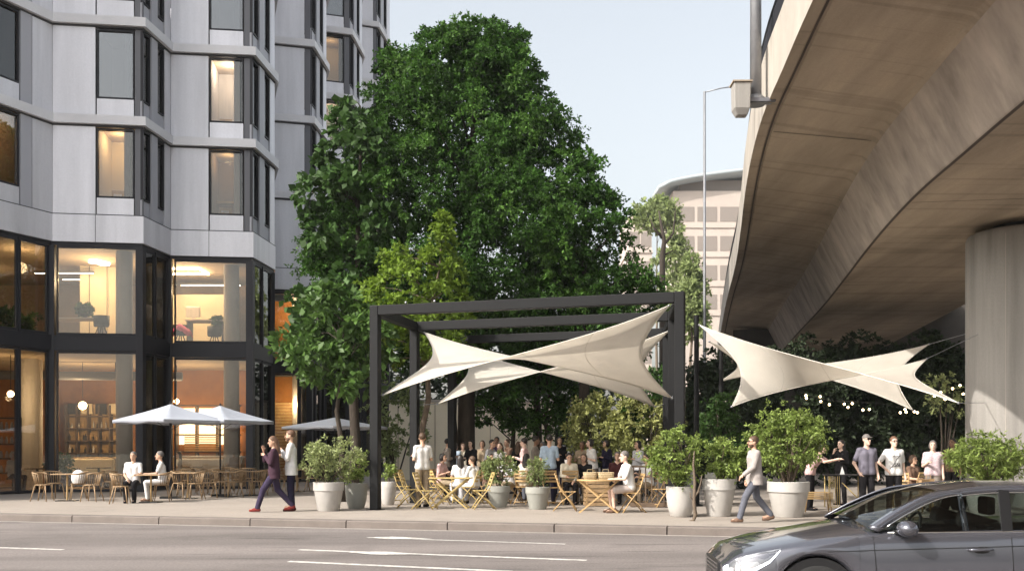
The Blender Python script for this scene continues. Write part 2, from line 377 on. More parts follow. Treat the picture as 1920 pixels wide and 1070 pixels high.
def fbox(mb, A, B, f0, f1, z0, z1, off, th, mi=None):
    t = (B - A); n = Vector((t.y, -t.x, 0)).normalized(); p, q = A + t * f0, A + t * f1
    c = [p + n * off, q + n * off, q + n * (off - th), p + n * (off - th)]
    mb.add([Vector((k.x, k.y, z)) for z in (z0, z1) for k in c], [(3, 2, 1, 0), (4, 5, 6, 7), (0, 1, 5, 4), (1, 2, 6, 5), (2, 3, 7, 6), (3, 0, 4, 7)], mi)
for i, z in enumerate(LEDGES):
    if i: band('ledge', z - .30, z, .15, -.10, 'ledge')
    band('shadow_gap', z - (.36 if i else -.002), z - (.302 if i else -.03), .03, -.10, 'joint')
band('storey_band', 8.30, 9.2, .03, -.10, 'panel')
band('soffit_trim', 8.19, 8.298, -.05, -.14, 'dark_metal')
band('spandrel_beam', 4.70, 5.2, -.02, -.2, 'dark_metal')
band('parapet', LEDGES[-1] + .002, ROOF, .02, -.2, 'panel')
for P_, q in ((Pc.lerp(Pd, .475), (Pc, Pd, .475)), (Pe.lerp(Pf, .465), (Pe, Pf, .465))):
    mb = MB(); fbox(mb, q[0], q[1], q[2] - .003, q[2] + .003, 8.3, 9.2, .034, .02); mb.build('panel_joint', 'joint', hotel, loc='world')
# facets: kind, visible floors, segments (f0, f1, type)
FR = [(0, .475, 'panel'), (.485, .90, 'window'), (.905, 1, 'post')]
FR2 = [(0, .46, 'panel'), (.47, .885, 'window'), (.89, 1, 'post')]
FR3 = [(0, .835, 'panel'), (.84, 1, 'post')]
SD = [(0, .27, 'slit'), (.28, .50, 'fin'), (.51, .77, 'slit'), (.78, 1, 'panel')]
FACETS = [(Pa, Pa2, 0, [(0, 1, 'panel')]), (Pa2, Pb, 0, [(0, 1, 'panel')]), (Pb, Pc, 3, [(0, .28, 'panel'), (.30, .735, 'window'), (.74, .83, 'fin'), (.835, 1, 'panel')]), (Pc, Pd, 3, FR), (Pd, Pe, 3, SD), (Pe, Pf, 3, FR2), (Pf, Pg, 3, SD), (Pg, Pg2, 0, [(0, 1, 'panel')]),
          (Pg2, Ph, 4, FR3), (Ph, Pi, 4, SD), (Pi, Pi2, 0, [(0, 1, 'panel')]), (Pi2, Pj, 5, [(0, .2, 'panel'), (.21, .80, 'window'), (.81, 1, 'post')]), (Pj, Pk, 5, SD), (Pk, Pk2, 0, [(0, 1, 'panel')]), (Pk2, Pl, 6, FR3), (Pl, Pm, 6, SD)]
LIT = {(2, 0): 18, (2, 1): 14, (3, 0): 12, (5, 0): 6, (5, 1): 22, (11, 2): 5, (11, 3): 3}
wall, core = MB(), MB()
glow = []
def window(A, B, f0, f1, z0, z1, pane, side, key):
    L = (B - A).length; fr = .035 / L; mb = MB()
    for a, b, c, d in ((f0, f0 + fr, z0, z1), (f1 - fr, f1, z0, z1), (f0 + fr, f1 - fr, z0, z0 + .045), (f0 + fr, f1 - fr, z1 - .06, z1)): fbox(mb, A, B, a, b, c, d, -.015, .16)
    w_ = mb.build('window', 'dark_metal', hotel, loc='world')
    mb = MB(); fbox(mb, A, B, f0 + fr, f1 - fr, z0 + .045, z1 - .06, -.09, .012)
    o = mb.build('pane', pane, loc='world'); o.parent = w_
    for v in o.data.vertices: v.co -= hotel.location
    def sub(name, m, material):
        q = m.build(name, material); q.parent = w_
        for v in q.data.vertices: v.co -= hotel.location
    n = Vector(((B - A).y, -(B - A).x, 0)).normalized()
    if side:
        m = MB(); fbox(m, A, B, f0, f1, z0 - .05, z1 + .05, -.42, .06); sub('dark_backing', m, 'black_soft')  # black sheet stands in for the dark room behind the pane
        return
    dep = 2.0; m = MB()
    fbox(m, A, B, f0 - .02, f1 + .0, z0 - .1, z1 + .12, -dep, .05, 0)                       # back wall
    fbox(m, A, B, f0 - .02, f0 - .001, z0 - .1, z1 + .12, -.18, dep - .18, 0); fbox(m, A, B, f1 - .004, f1 + .012, z0 - .1, z1 + .12, -.18, dep - .18, 0)
    fbox(m, A, B, f0 - .02, f1 + .012, z1 + .12, z1 + .17, -.18, dep - .18, 1); fbox(m, A, B, f0 - .02, f1 + .012, z0 - .15, z0 - .1, -.18, dep - .18, 2)
    sub('room', m, ['curtain' if key not in LIT or key in ((5, 1), (11, 2)) else ('wall_dim' if key in ((5, 0), (2, 0)) else 'wall_cream'), 'ceiling', 'floor_in'])
    c = MB(); rows = []
    fa, fb = (f1 - .13, f1 - .02) if key != (2, 0) else (f0 + .1, f0 + .26)
    for z in (z0 - .08, z1 + .1):
        rows.append([A + (B - A) * (fa + (fb - fa) * k / 24) + n * (-.30 + .05 * math.sin(k * 1.6)) + Vector((0, 0, z)) for k in range(25)])
    c.grid(rows); sub('curtain', c, 'curtain_dark' if key in ((3, 0), (2, 0), (2, 1)) else 'curtain')
    if key in ((3, 0), (5, 1), (5, 0), (11, 2)):                                            # furniture seen through the pane
        c = MB(); g0 = f0 + .03
        fbox(c, A, B, g0, g0 + .16, z0 - .1, z0 + .62, -1.6, .06, 0); fbox(c, A, B, g0 + .025, g0 + .12, z0 + .08, z0 + .5, -1.57, .02, 1)
        sub('picture_frame', c, ['wood_tan', 'curtain'])
    if key == (5, 0):
        c = MB(); p = A + (B - A) * (f0 + .12) + n * -.8; c.lathe([(.02, z0 - .1), (.03, z0 + .12), (.2, z0 + .12), (.15, z0 + .2), (0, z0 + .26)], 16, p); sub('table_lamp', c, 'paper')
        c = MB(); fbox(c, A, B, f0, f0 + .25, z0 + .75, z0 + .84, -1.5, .3); fbox(c, A, B, f0 + .05, f0 + .3, z0 + .3, z0 + .36, -1.5, .3); sub('shelf', c, 'wood_tan')
    if key in LIT:
        p = A + (B - A) * ((f0 + f1) / 2 - .03) + n * -1.0; glow.append((p.x, p.y, z1 - .15, LIT[key], .12, (1, .87, .72) if key in ((5, 1), (11, 2)) else (1, .74, .42)))
for fi, (A, B, nf, segs) in enumerate(FACETS):
    for i in range(len(LEDGES) - 1):
        z0, z1 = LEDGES[i] + .004, LEDGES[i + 1] - .364
        if i >= nf:
            fbox(wall, A, B, .003, .997, z0, z1, 0, .2); continue
        for f0, f1, k in segs:
            L = (B - A).length; g = .008 / L
            if k == 'panel':
                fbox(wall, A, B, f0 + g, f1 - g, z0, z1, 0, .10); fbox(core, A, B, f0, f1, z0, z1, -.102, .1)
            elif k == 'fin': fbox(wall, A, B, f0 + g, f1 - g, z0, z1, .02, .16, 1)
            elif k == 'post': posts = MB(); fbox(posts, A, B, f0 + g, f1 - (.002 if f1 == 1 else g), z0, z1, -.03, .14); posts.build('corner_post', 'mid_metal', hotel, loc='world')
            elif k == 'window':
                fbox(wall, A, B, f0 + g, f1 - g, z0, z0 + .58, -.01, .10); fbox(core, A, B, f0, f1, z0, z0 + .58, -.112, .09)
                window(A, B, f0 + g, f1 - g, z0 + .60, z1 - .03, 'glass_upper' if (fi, i) not in LIT else 'glass', False, (fi, i))
            else:
                fbox(wall, A, B, f0 + g, f1 - g, z0, z0 + .55, -.05, .10, 1); fbox(core, A, B, f0, f1, z0, z0 + .55, -.152, .06)
                window(A, B, f0 + g, f1 - g, z0 + .57, z1 - .02, 'glass_side', True, None)
wall.build('wall', ['panel', 'light_fin'], hotel, loc='world'); core.build('panel_backing', 'joint', hotel, loc='world')
mb = MB(); back = [Vector((-26, 75, 0)), Vector((-9, 75, 0))]
mb.prism([(p.x, p.y) for p in offs(PLAN, -2.6)] + [(-11.5, 74), (-26, 74)], ROOF - .4, ROOF - .2); 
mb.prism([(-26.2, 25), (-26, 25), (-26, 75), (-26.2, 75)], 0, ROOF); mb.prism([(-26, 74.8), (-10.6, 74.8), (-10.6, 75), (-26, 75)], 0, ROOF); mb.prism([(-7.56, 60.9), (-7.36, 60.9), (-10.4, 75), (-10.6, 75)], 0, ROOF)
mb.build('rear_wall', 'panel', hotel, loc='world')
# glazed storeys
INNER = [(p.x, p.y) for p in offs(PLAN[:9], -.21)] + [(-26, 43.3)]
mb = MB(); mb.prism(INNER, 4.702, 4.72, 1); mb.prism(INNER, 4.722, 5.18, 0); mb.build('floor_slab', ['floor_in', 'ceiling'], hotel, loc='world')
mb = MB(); mb.prism(INNER, 8.24, 8.3, 0); mb.build('office_ceiling', 'ceiling', hotel, loc='world')
mb = MB(); mb.prism(INNER, .004, .02, 0); mb.build('cafe_floor', 'floor_in', hotel, loc='world')
mb = MB(); mb.box((-18.3, 42.2, 2.36), (15.4, .2, 4.68)); mb.box((-25.8, 36, 2.36), (.2, 12, 4.68)); mb.build('cafe_wall', 'wall_orange', hotel, loc='world')
mb = MB(); mb.box((-18.3, 42.2, 6.71), (15.4, .2, 3.05)); mb.box((-25.8, 36, 6.71), (.2, 12, 3.05)); mb.build('office_wall', 'wall_dim', hotel, loc='world')
mb = MB()
a, b = xy(147, 37.6), xy(222, 37.9); mb.add([], []); mb.bar(Vector((a.x, a.y + .2, 6.71)), Vector((b.x, b.y + .2, 6.71)), .3, 3.05)
for px in (167, 200): q = xy(px, 37.66); mb.box((q.x, q.y + .03, 6.71), (.015, .02, 3.05), mi=1)
mb.build('office_partition', ['wall_cream', 'joint'], hotel, loc='world')
mb = MB(); a, b = xy(318, 40.6), xy(432, 40.6); mb.bar(Vector((a.x, 40.6, 6.4)), Vector((b.x, 40.6, 6.4)), .2, 2.4); mb.build('office_cupboard', 'wall_cream', hotel, loc='world')
mb = MB()
for px, d, r in ((233, 35.1, .28), (434, 37.7, .28), (560, 45.6, .28)): q = xy(px, d); mb.lathe([(r, .02), (r, 4.70)], 24, q); mb.lathe([(r, 5.19), (r, 8.24)], 24, q)
mb.build('column', 'column', hotel, smooth=True, angle=40, loc='world')
mb = MB(); q = xy(60, 37.0); mb.lathe([(.36, .02), (.36, 4.7)], 24, q); mb.build('column', 'curtain', hotel, smooth=True, angle=40, loc='world')
def shopfront(A, B, cuts, deep=False):
    L = (B - A).length
    for z0, z1 in ((.02, 4.69), (5.21, 8.18)):
        cs = [0] + cuts + [1]
        for a, b in zip(cs, cs[1:]):
            g0 = (.11 if a == 0 else .035) / L; g1 = (.11 if b == 1 else .035) / L; a_, b_ = a + g0, b - g1; e = .05 / L; mb = MB()
            for p, q, c, d in ((a_, a_ + e, z0, z1), (b_ - e, b_, z0, z1), (a_ + e, b_ - e, z0, z0 + .08), (a_ + e, b_ - e, z1 - .08, z1)): fbox(mb, A, B, p, q, c, d, -.06, .1)
            w_ = mb.build('shop_window', 'dark_metal', hotel, loc='world')
            mb = MB(); fbox(mb, A, B, a_ + e, b_ - e, z0 + .08, z1 - .08, -.1, .014); o = mb.build('pane', 'glass' if not deep else 'glass_side', None); o.parent = w_
            for v in o.data.vertices: v.co -= hotel.location
    for c in cuts: mb = MB(); fbox(mb, A, B, c - .034 / L, c + .034 / L, .004, 8.19, -.03, .16); mb.build('mullion', 'dark_metal', hotel, loc='world')
shopfront(Pa, Pa2, [.3, .6]); shopfront(Pa2, Pb, [.5]); shopfront(Pb, Pc, [.37, .74]); shopfront(Pc, Pd, []); shopfront(Pd, Pe, [.5]); shopfront(Pe, Pf, []); shopfront(Pf, Pg, [.5])
shopfront(Pg2, Ph, [.72]); shopfront(Ph, Pi, [.33, .66], True); shopfront(Pi2, Pj, [.5], True); shopfront(Pj, Pk, [.33, .66], True); shopfront(Pk2, Pl, [.5], True); shopfront(Pl, Pm, [.5], True)
for p, q in ((Pa2, .12), (Pb, .12), (Pc, .13), (Pd, .12), (Pe, .12), (Pf, .12), (Pg, .14), (Ph, .14), (Pi, .14), (Pj, .14), (Pk, .14), (Pl, .14), (Pm, .14)):
    i = PLAN.index(p); c = offs(PLAN, -.12)[i]; t = (PLAN[min(i + 1, len(PLAN) - 1)] - p).normalized(); mb = MB(); mb.box((c.x, c.y, 4.09), (.25, .25, 8.17), math.atan2(t.y, t.x)); mb.build('corner_mullion', 'dark_metal', hotel, loc='world')
mb = MB()                                                      # rooms behind the far bays
for A, B in ((Pg, Pg2), (Pi, Pi2), (Pk, Pk2)): fbox(mb, A, B, .02, .98, .01, 8.3, -.03, .2, 1)
for (x0, x1, y) in ((-12.5, -9.05, 46.2), (-12, -8.6, 53.0), (-12, -8.4, 60.2)): mb.box(((x0 + x1) / 2, y, 4.1), (x1 - x0, .2, 8.1), mi=0)
mb.box((-10.6, 45.0, 4.95), (3., 2.2, .46), mi=1)
mb.build('side_room_wall', ['wall_orange', 'joint'], hotel, loc='world')
mb = MB()                                                      # lamps set in the ceilings
for px, d, z, r in ((178, 36.6, 8.2, .22), (195, 37.0, 8.2, .2)): mb.lathe([(r, z - .05), (r, z + .03)], 20, xy(px, d))
q = xy(345, 38.6)
for dx, dy, lx, ly in ((0, -.6, 1.5, .07), (0, .6, 1.5, .07), (-.75, 0, .07, 1.27), (.75, 0, .07, 1.27)): mb.box((q.x + dx, q.y + dy, 8.19), (lx, ly, .05))
mb.build('ceiling_lamp', 'lamp_ceiling', hotel, loc='world')
for x, y, z, e, r, lc in glow + [q_ + ((1, .74, .42),) for q_ in [(xy(40, 34.5).x, 34.5, 7.6, 30, .2), (xy(182, 36.3).x, 36.3, 7.4, 75, .2), (xy(350, 38.4).x, 38.4, 7.4, 85, .2), (-20, 38, 7.6, 30, .2),
                             (xy(22, 35.5).x, 35.3, 3.2, 50, .1), (xy(155, 38.5).x, 38.5, 2.9, 110, .1), (xy(365, 39.4).x, 39.4, 3.0, 90, .1), (xy(545, 45).x, 45, 3.4, 60, .1), (xy(545, 45).x, 45, 7.6, 60, .1)]]:
    l = bpy.data.lights.new('room_lamp', 'POINT'); l.energy = e; l.color = lc; l.shadow_soft_size = r
    o = bpy.data.objects.new('room_lamp', l); COL.objects.link(o); o.location = (x, y, z)
# things indoors
def pendant(px, py, d, label, r=.13, zc=4.7):
    p = at(px, py, d); t = thing('pendant_lamp', label, 'lamp', p, 0, 'pendant lamps in the cafe')
    mb = MB(); mb.tube([(0, 0, .1), (0, 0, zc - p.z)], .012, 6); mb.build('cord', 'black', t)
    mb = MB(); mb.ell((0, 0, 0), r, 16, 10); mb.build('globe', 'lamp_warm', t, True)
pendant(20, 738, 35.2, 'small glowing globe lamp hanging beside the dark cafe shelves', .11)
pendant(155, 760, 38.2, 'larger glowing globe lamp hanging before the orange cafe wall', .15)
pendant(331, 752, 39.5, 'dim globe lamp hanging behind the parasol in the second cafe bay', .1)
p = xy(8, 35.0); t = thing('shelf_unit', 'dark tall shelf unit holding pale jars at the left cafe window', 'shelves', p, .6)
mb = MB()
for z in (.1, .6, 1.1, 1.6, 2.1, 2.5): mb.box((0, 0, z), (1.0, .35, .05))
mb.build('shelf', 'wood_dark', t); mb = MB()
for x in (-.5, .5): mb.box((x, 0, 1.28), (.05, .37, 2.5))
mb.build('upright', 'wood_dark', t); mb = MB(); rj = random.Random(4)
for z in (.63, 1.13, 1.63, 2.13):
    for k in range(6): mb.lathe([(.05, z), (.055, z + .12), (.03, z + .2), (.03, z + .24)], 8, (-.42 + k * .165, rj.uniform(-.08, .08), 0))
mb.build('jar_row', 'curtain', t)['kind'] = 'stuff'
def counter(px0, px1, d, label, h=1.05, m='wood_dark', m2='wood_tan'):
    a, b = xy(px0, d), xy(px1, d); t = thing('bar_counter', label, 'counter', ((a.x + b.x) / 2, d, .02)); L = b.x - a.x; mb = MB()
    mb.box((0, 0, h / 2), (L, .6, h)); mb.build('body', m, t); mb = MB(); mb.box((0, 0, h + .025), (L + .1, .72, .05)); mb.build('worktop', m2, t, bevel=.01)
counter(125, 232, 39.5, 'long dark counter in front of the orange cafe wall'); counter(325, 455, 40.0, 'pale topped counter at the back of the second cafe bay', 1.1, 'wood_tan', 'curtain')
t = thing('back_shelves', 'backlit wooden shelving with square openings behind the second cafe bay counter', 'shelves', (xy(390, 41.7).x, 41.7, .02)); mb = MB()
for x in (-1.3, -.45, .4, 1.25): mb.box((x, 0, 1.9), (.07, .3, 2.6))
for z in (1.3, 2.0, 2.75, 3.2): mb.box((0, 0, z), (2.66, .28, .06))
mb.build('shelf_frame', 'wood_dark', t); mb = MB(); mb.box((0, .2, 2.35), (2.5, .04, 1.5)); mb.build('light_panel', emit('shelf_glow', (1, .78, .48), 1.6), t)
mb = MB()
for z in np.arange(1.35, 2.0, .09): mb.box((-.2, -.2, z), (1.4, .06, .05))
mb.build('slatted_front', 'wood_tan', t)
t = thing('wood_slat_screen', 'amber slatted timber screen inside the recessed cafe entrance', 'screen', (xy(540, 45.9).x, 45.9, .02)); mb = MB()
for z in np.arange(.1, 3.6, .14): mb.box((0, 0, z), (1.5, .05, .10))
mb.build('slat', 'wood_tan', t); mb = MB()
for x in (-.78, .78): mb.box((x, 0, 1.8), (.06, .08, 3.6))
mb.build('post', 'wood_dark', t)
def desk(px0, px1, py, d, label, m='curtain'):
    a, b = at(px0, py, d), at(px1, py, d); z = a.z - 5.2; t = thing('office_desk', label, 'desk', ((a.x + b.x) / 2, d, 5.19)); L = b.x - a.x; mb = MB()
    mb.box((0, 0, z), (L, .75, .05)); mb.build('desktop', m, t)
    for x in (-L / 2 + .08, L / 2 - .08):
        mb = MB(); mb.box((x, 0, z / 2 - .012), (.06, .6, z - .026)); mb.build('leg', 'mid_metal', t)
desk(96, 195, 598, 35.6, 'long white desk by the upper office window'); desk(352, 425, 602, 38.6, 'white desk carrying a monitor in the upper office')
def office_chair(px, d, label, s=1.):
    t = thing('office_chair', label, 'chair', Vector((xy(px, d).x, d, 5.19))); mb = MB(); mb.lathe([(.05, .44), (.24, .46), (.25, .5), (.2, .53)], 16); mb.build('seat', 'black', t, True)
    mb = MB(); rows = [[Vector((.26 * math.sin(a), .26 * math.cos(a) * -1 + .05, z)) for a in np.linspace(-1.5, 1.5, 9)] for z in (.5, .66, .84)]; mb.grid(rows); mb.build('backrest', 'black', t, True, solid=.03)
    for k in range(4):
        a = k * math.pi / 2 + .6; mb = MB(); mb.tube([(.1 * math.cos(a), .1 * math.sin(a), .45), (.27 * math.cos(a), .27 * math.sin(a), 0)], .02, 6); mb.build('leg', 'black', t)
office_chair(190, 35.0, 'black tub chair at the end of the long white desk'); office_chair(338, 37.6, 'black tub chair with a pink jacket over it'); office_chair(402, 38.0, 'black tub chair in front of the desk with a monitor')
t = thing('pink_jacket', 'bright pink jacket draped over an office chair', 'jacket', Vector((xy(338, 37.45).x, 37.4, 5.19 + .74))); mb = MB(); rj = random.Random(3)
mb.grid([[Vector((-.42 + .084 * i, -.22 + .11 * j, .12 - .3 * abs(i - 5) / 5 - .1 * abs(j - 2) + rj.uniform(-.03, .03))) for i in range(11)] for j in range(5)]); mb.build('cloth', 'pink_cloth', t, True, solid=.03)
t = thing('computer_monitor', 'pale computer monitor seen from behind on the office desk', 'monitor', Vector((xy(362, 38.5).x, 38.5, at(0, 601, 38.5).z))); mb = MB(); mb.box((0, 0, .33), (.55, .05, .42)); mb.build('casing', 'curtain', t, bevel=.02)
mb = MB(); mb.box((0, .02, .06), (.12, .05, .12)); mb.box((0, .02, .01), (.26, .18, .02)); mb.build('stand', 'curtain', t)

# the long back bar of the first cafe bay, with bottles, boards and frames
def back_bar(px0, px1, d, label, seed, h=3.3):
    a, b = xy(px0, d), xy(px1, d); L = b.x - a.x; t = thing('back_bar', label, 'bar shelves', ((a.x + b.x) / 2, d, .02)); rg = random.Random(seed); mb = MB()
    for z in (1.25, 1.75, 2.25, 2.75): mb.box((0, 0, z), (L, .3, .05))
    mb.build('shelf', 'wood_dark', t); mb = MB()
    for k in range(6): mb.box((-L / 2 + L * k / 5, .04, 1.6), (.06, .34, 3.2))
    mb.build('upright', 'wood_dark', t); mb = MB(); mb.box((0, .2, 1.6), (L, .04, h)); mb.build('back_panel', 'wood_tan', t); mb = MB(); x = -L / 2 + .1
    while x < L / 2 - .1:
        for z in (1.275, 1.775, 2.275): 
            if rg.random() < .8: hh = rg.uniform(.18, .34); r = rg.uniform(.03, .05); mb.lathe([(r, z), (r, z + hh * .6), (r * .35, z + hh * .75), (r * .35, z + hh)], 8, (x, rg.uniform(-.08, .06), 0), mi=rg.randrange(3))
        x += rg.uniform(.11, .2)
    mb.build('bottle_row', ['black', 'wood_tan', 'curtain'], t)['kind'] = 'stuff'; mb = MB()
    for k in range(4): mb.box((-L / 2 + L * (k + .5) / 4, -.02, 3.05), (L / 5.2, .05, .42), mi=k % 2)
    mb.build('sign_board', ['black_soft', 'wall_cream'], t)
back_bar(125, 228, 41.4, 'tall back bar with bottles behind the long dark counter', 5)
for px, py, d, lab in ((70, 880, 35.0, 'dark cafe table inside behind the first glazed bay'), (185, 880, 36.6, 'dark cafe table inside before the long dark counter'), (360, 878, 38.9, 'dark cafe table inside the second glazed bay')):
    q = xy(px, d); t = thing('inside_table', lab, 'table', (q.x, d, .02)); mb = MB(); mb.lathe([(.42, .72), (.42, .75), (0, .75)], 24); mb.build('tabletop', 'wood_dark', t); mb = MB(); mb.lathe([(.22, 0), (.22, .02), (.04, .04), (.04, .72)], 12); mb.build('pedestal', 'black', t)
def sofa(px, d, L, label, m):
    q = xy(px, d); t = thing('banquette', label, 'bench', (q.x, d, .02)); mb = MB(); mb.box((0, 0, .23), (L, .6, .44)); mb.build('seat', 'black_soft', t, bevel=.04); mb = MB(); mb.box((0, .26, .75), (L, .16, .6)); mb.build('backrest', m, t, bevel=.05)
sofa(150, 38.4, 2.4, 'pale backed banquette inside the first glazed bay', 'wall_cream'); sofa(205, 39.0, 1.6, 'olive backed banquette beside the white inside column', 'cloth_khaki'); sofa(372, 39.3, 1.8, 'pale backed banquette inside the second glazed bay', 'curtain')
t = thing('hanging_duct', 'round dark ventilation duct under the cafe ceiling', 'duct', (-17, 37.5, 4.2)); mb = MB(); mb.tube([(-5, 0, 0), (4.4, 1.2, 0)], .17, 16); mb.build('pipe', 'mid_metal', t, True); mb = MB()
for x in (-4, -1, 2): mb.tube([(x, .6 + x * .12, 0), (x, .6 + x * .12, .5)], .02, 6)
mb.build('hanger', 'black', t)
mb = MB()
for px, d, L in ((120, 37.4, 2.2), (180, 38.8, 2.6), (395, 40.2, 2.4)): q = xy(px, d); mb = MB(); mb.box((q.x, d, 7.95), (L, .14, .1)); t = thing('linear_lamp', 'long slim lamp hanging under the office ceiling above the ' + {120: 'white desk', 180: 'cream partition', 395: 'monitor desk'}[px], 'lamp', (q.x, d, 7.95)); mb = MB(); mb.box((0, 0, 0), (L, .12, .07)); mb.build('housing', 'mid_metal', t); mb = MB(); mb.box((0, 0, -.04), (L - .06, .08, .01)); mb.build('diffuser', 'lamp_ceiling', t)

PLANTS_IN = ((12, 34.2, 5.2, .5, 1.0, 'dark leafy plant by the upper window at the far left'), (48, 35.0, 5.2, .45, .85, 'second dark leafy plant by the upper window beside the thin mullion'), (158, 35.5, 6.03, .28, .42, 'small plant standing on the long white desk'), (408, 38.4, 6.0, .25, .38, 'small plant beside the monitor on the office desk'), (120, 36.0, .02, .4, 1.25, 'leafy plant on the cafe floor inside the first glazed bay'))
# ------------------------------------------------------------------ overpass on the right
bridge = thing('overpass', 'curved concrete road overpass with a wide box girder and parapet', 'bridge', (9, 25, 0))
EDGE = crom([(3.0, -12, 0), (3.6, 0, 0), (4.45, 10, 0), (5.08, 17.1, 0), (5.4, 20.2, 0), (5.7, 23, 0), (6.18, 26.1, 0), (6.9, 30, 0), (7.9, 35, 0), (9.25, 42, 0), (11.0, 52, 0), (13.4, 65, 0), (17.2, 85, 0), (22.5, 112, 0)], 5)
def norm2(i):
    t = (EDGE[min(i + 1, len(EDGE) - 1)] - EDGE[max(i - 1, 0)]).normalized(); return Vector((t.y, -t.x, 0))
def sweep(mb, prof, mis=None, i0=0, i1=None, closed=False):
    i1 = i1 or len(EDGE); rows = [[EDGE[i] + norm2(i) * o + Vector((0, 0, z)) for o, z in prof] for i in range(i0, i1)]
    n = len(prof)
    for j in range(n - 1 if not closed else n):
        mb.grid([[r[j], r[(j + 1) % n]] for r in rows], mi=mis[j] if mis else None)
    return mb
def strip(name, prof, material, i0=0, i1=None, closed=False, smooth=False):
    return sweep(MB(), prof, None, i0, i1, closed).build(name, material, bridge, loc='world', smooth=smooth)
strip('parapet', [(0, 9.0), (0, 10.28), (.02, 10.32), (.26, 10.32), (.28, 10.28), (.28, 9.55)], 'concrete_light')
strip('slab_soffit', [(0, 9.0), (.22, 8.99), (.25, 9.035), (.31, 9.035), (.34, 8.985), (1.4, 8.84), (2.5, 8.69), (2.62, 8.66), (2.72, 8.58)], 'concrete', smooth=False)
strip('girder_web', [(2.72, 8.58), (3.05, 7.9), (3.38, 7.22), (3.41, 7.19), (3.47, 7.18)], 'concrete_web')
strip('girder_soffit', [(3.47, 7.18), (5, 7.18), (7, 7.18), (8.9, 7.18), (9.0, 7.22), (9.7, 8.62), (12.3, 9.0), (12.3, 10.3), (12.0, 10.3), (12.0, 9.55)], 'concrete')
strip('deck', [(.28, 9.55), (6, 9.62), (12.0, 9.55)], 'asphalt')
strip('drip_groove', [(.255, 9.033), (.305, 9.033)], 'groove')
strip('girder_edge_line', [(3.40, 7.186), (3.44, 7.172), (3.47, 7.174)], 'groove')
mb = MB()
for d0 in (14.5, 24.3, 36, 47):                                     # formwork joints across the soffits
    i = min(range(len(EDGE)), key=lambda k: abs(EDGE[k].y - d0)); n = norm2(i); t = Vector((-n.y, n.x, 0)) * .018
    for (o0, z0, o1, z1) in ((.36, 8.977, 2.6, 8.66), (3.5, 7.176, 8.9, 7.176)):
        a, b = EDGE[i] + n * o0 + Vector((0, 0, z0)), EDGE[i] + n * o1 + Vector((0, 0, z1)); mb.add([a - t, b - t, b + t, a + t], [(0, 1, 2, 3)])
mb.build('formwork_joint', 'groove', bridge, loc='world')
r_ = thing('bridge_railing', 'dark barred steel railing along the overpass parapet', 'railing', (5, 20, 10.3)); rail = MB()
I0, I1 = 4, 62
pts = [EDGE[i] + norm2(i) * .14 + Vector((0, 0, 11.1)) for i in range(I0, I1)]; rail.tube(pts, .035, 6); rail.build('rail', 'dark_metal', r_, loc='world'); rail = MB(); rail.tube([p - Vector((0, 0, .68)) for p in pts], .022, 6); rail.build('rail', 'dark_metal', r_, loc='world'); rail = MB(); acc = 0
for a, b in zip(pts, pts[1:]):
    L = (b - a).length
    while acc < L: p = a.lerp(b, acc / L); rail.bar(p, p - Vector((0, 0, .79)), .018, .03); acc += .125 if p.y < 34 else .4
    acc -= L
rail.build('baluster_row', 'dark_metal', r_, loc='world')
# pier
pc = Vector((13.25, 26.2, 0)); mb = MB()
prof = [(1.40, 0), (1.40, 6.85), (1.36, 6.95), (1.28, 6.99)]; mb.lathe(prof, 96, pc); po = mb.build('pier', 'pillar', bridge, loc='world', smooth=True, angle=50)
mb = MB()
for k in range(7):
    a = 2 * math.pi * k / 7 + .35; mb.box((pc.x + 1.401 * math.cos(a), pc.y + 1.401 * math.sin(a), 3.4), (.012, .022, 6.8), a)
mb.build('board_joint', mat('pier_joint', (.36, .33, .30), .9), bridge, loc='world')
mb = MB(); mb.lathe([(.75, 6.99), (.75, 7.18)], 32, pc); mb.build('bearing', 'black', bridge, loc='world')
mb = MB(); mb.bar((13.6, 62, 4.3), (48, 50, 4.3), 1.2, 8.7); mb.build('abutment', 'concrete_shade', bridge, loc='world'); mb = MB(); mb.bar((21, 58.5, 5.5), (50, 50, 5.5), 1.0, 11); mb.build('gap_wall', 'concrete_shade', bridge, loc='world')  # abutment set to darken the far end; second wall added to hide sky
# mast on the bridge edge, box beneath it
d = 22.2; px = 1417; X = at(px, 0, d).x; t = thing('light_mast', 'thick grey steel mast rising beside the overpass parapet', 'mast', (X, d, 9.1)); mb = MB()
mb.tube([(0, 0, 0), (0, 0, 6.)], [.125, .115], 20); mb.build('pole', 'galv', t, True); mb = MB(); mb.lathe([(.2, -.15), (.2, 0), (.13, .06)], 16); mb.bar((0, 0, -.05), (.35, .05, -.05), .12); mb.build('bracket', 'galv', t)
c = at(1389, 183, 22.0); t = thing('junction_box', 'beige tapered box hung on the overpass edge under the mast', 'box', c); mb = MB()
mb.add([(-.17, -.17, -.27), (.17, -.17, -.27), (.17, .17, -.27), (-.17, .17, -.27), (-.18, -.18, .28), (.18, -.18, .28), (.18, .18, .28), (-.18, .18, .28), (-.1, -.1, -.42), (.12, -.1, -.42), (.12, .1, -.42), (-.1, .1, -.42)],
       [(4, 5, 6, 7), (0, 1, 5, 4), (1, 2, 6, 5), (2, 3, 7, 6), (3, 0, 4, 7), (8, 9, 1, 0), (9, 10, 2, 1), (10, 11, 3, 2), (11, 8, 0, 3), (11, 10, 9, 8)]); mb.build('casing', 'pillar', t, bevel=.02)
mb = MB(); mb.box((0, 0, .297), (.42, .42, .03)); mb.build('lid', 'concrete', t); mb = MB(); mb.bar((.2, 0, -.05), (.75, 0, -.05), .08); mb.build('bracket', 'mid_metal', t)
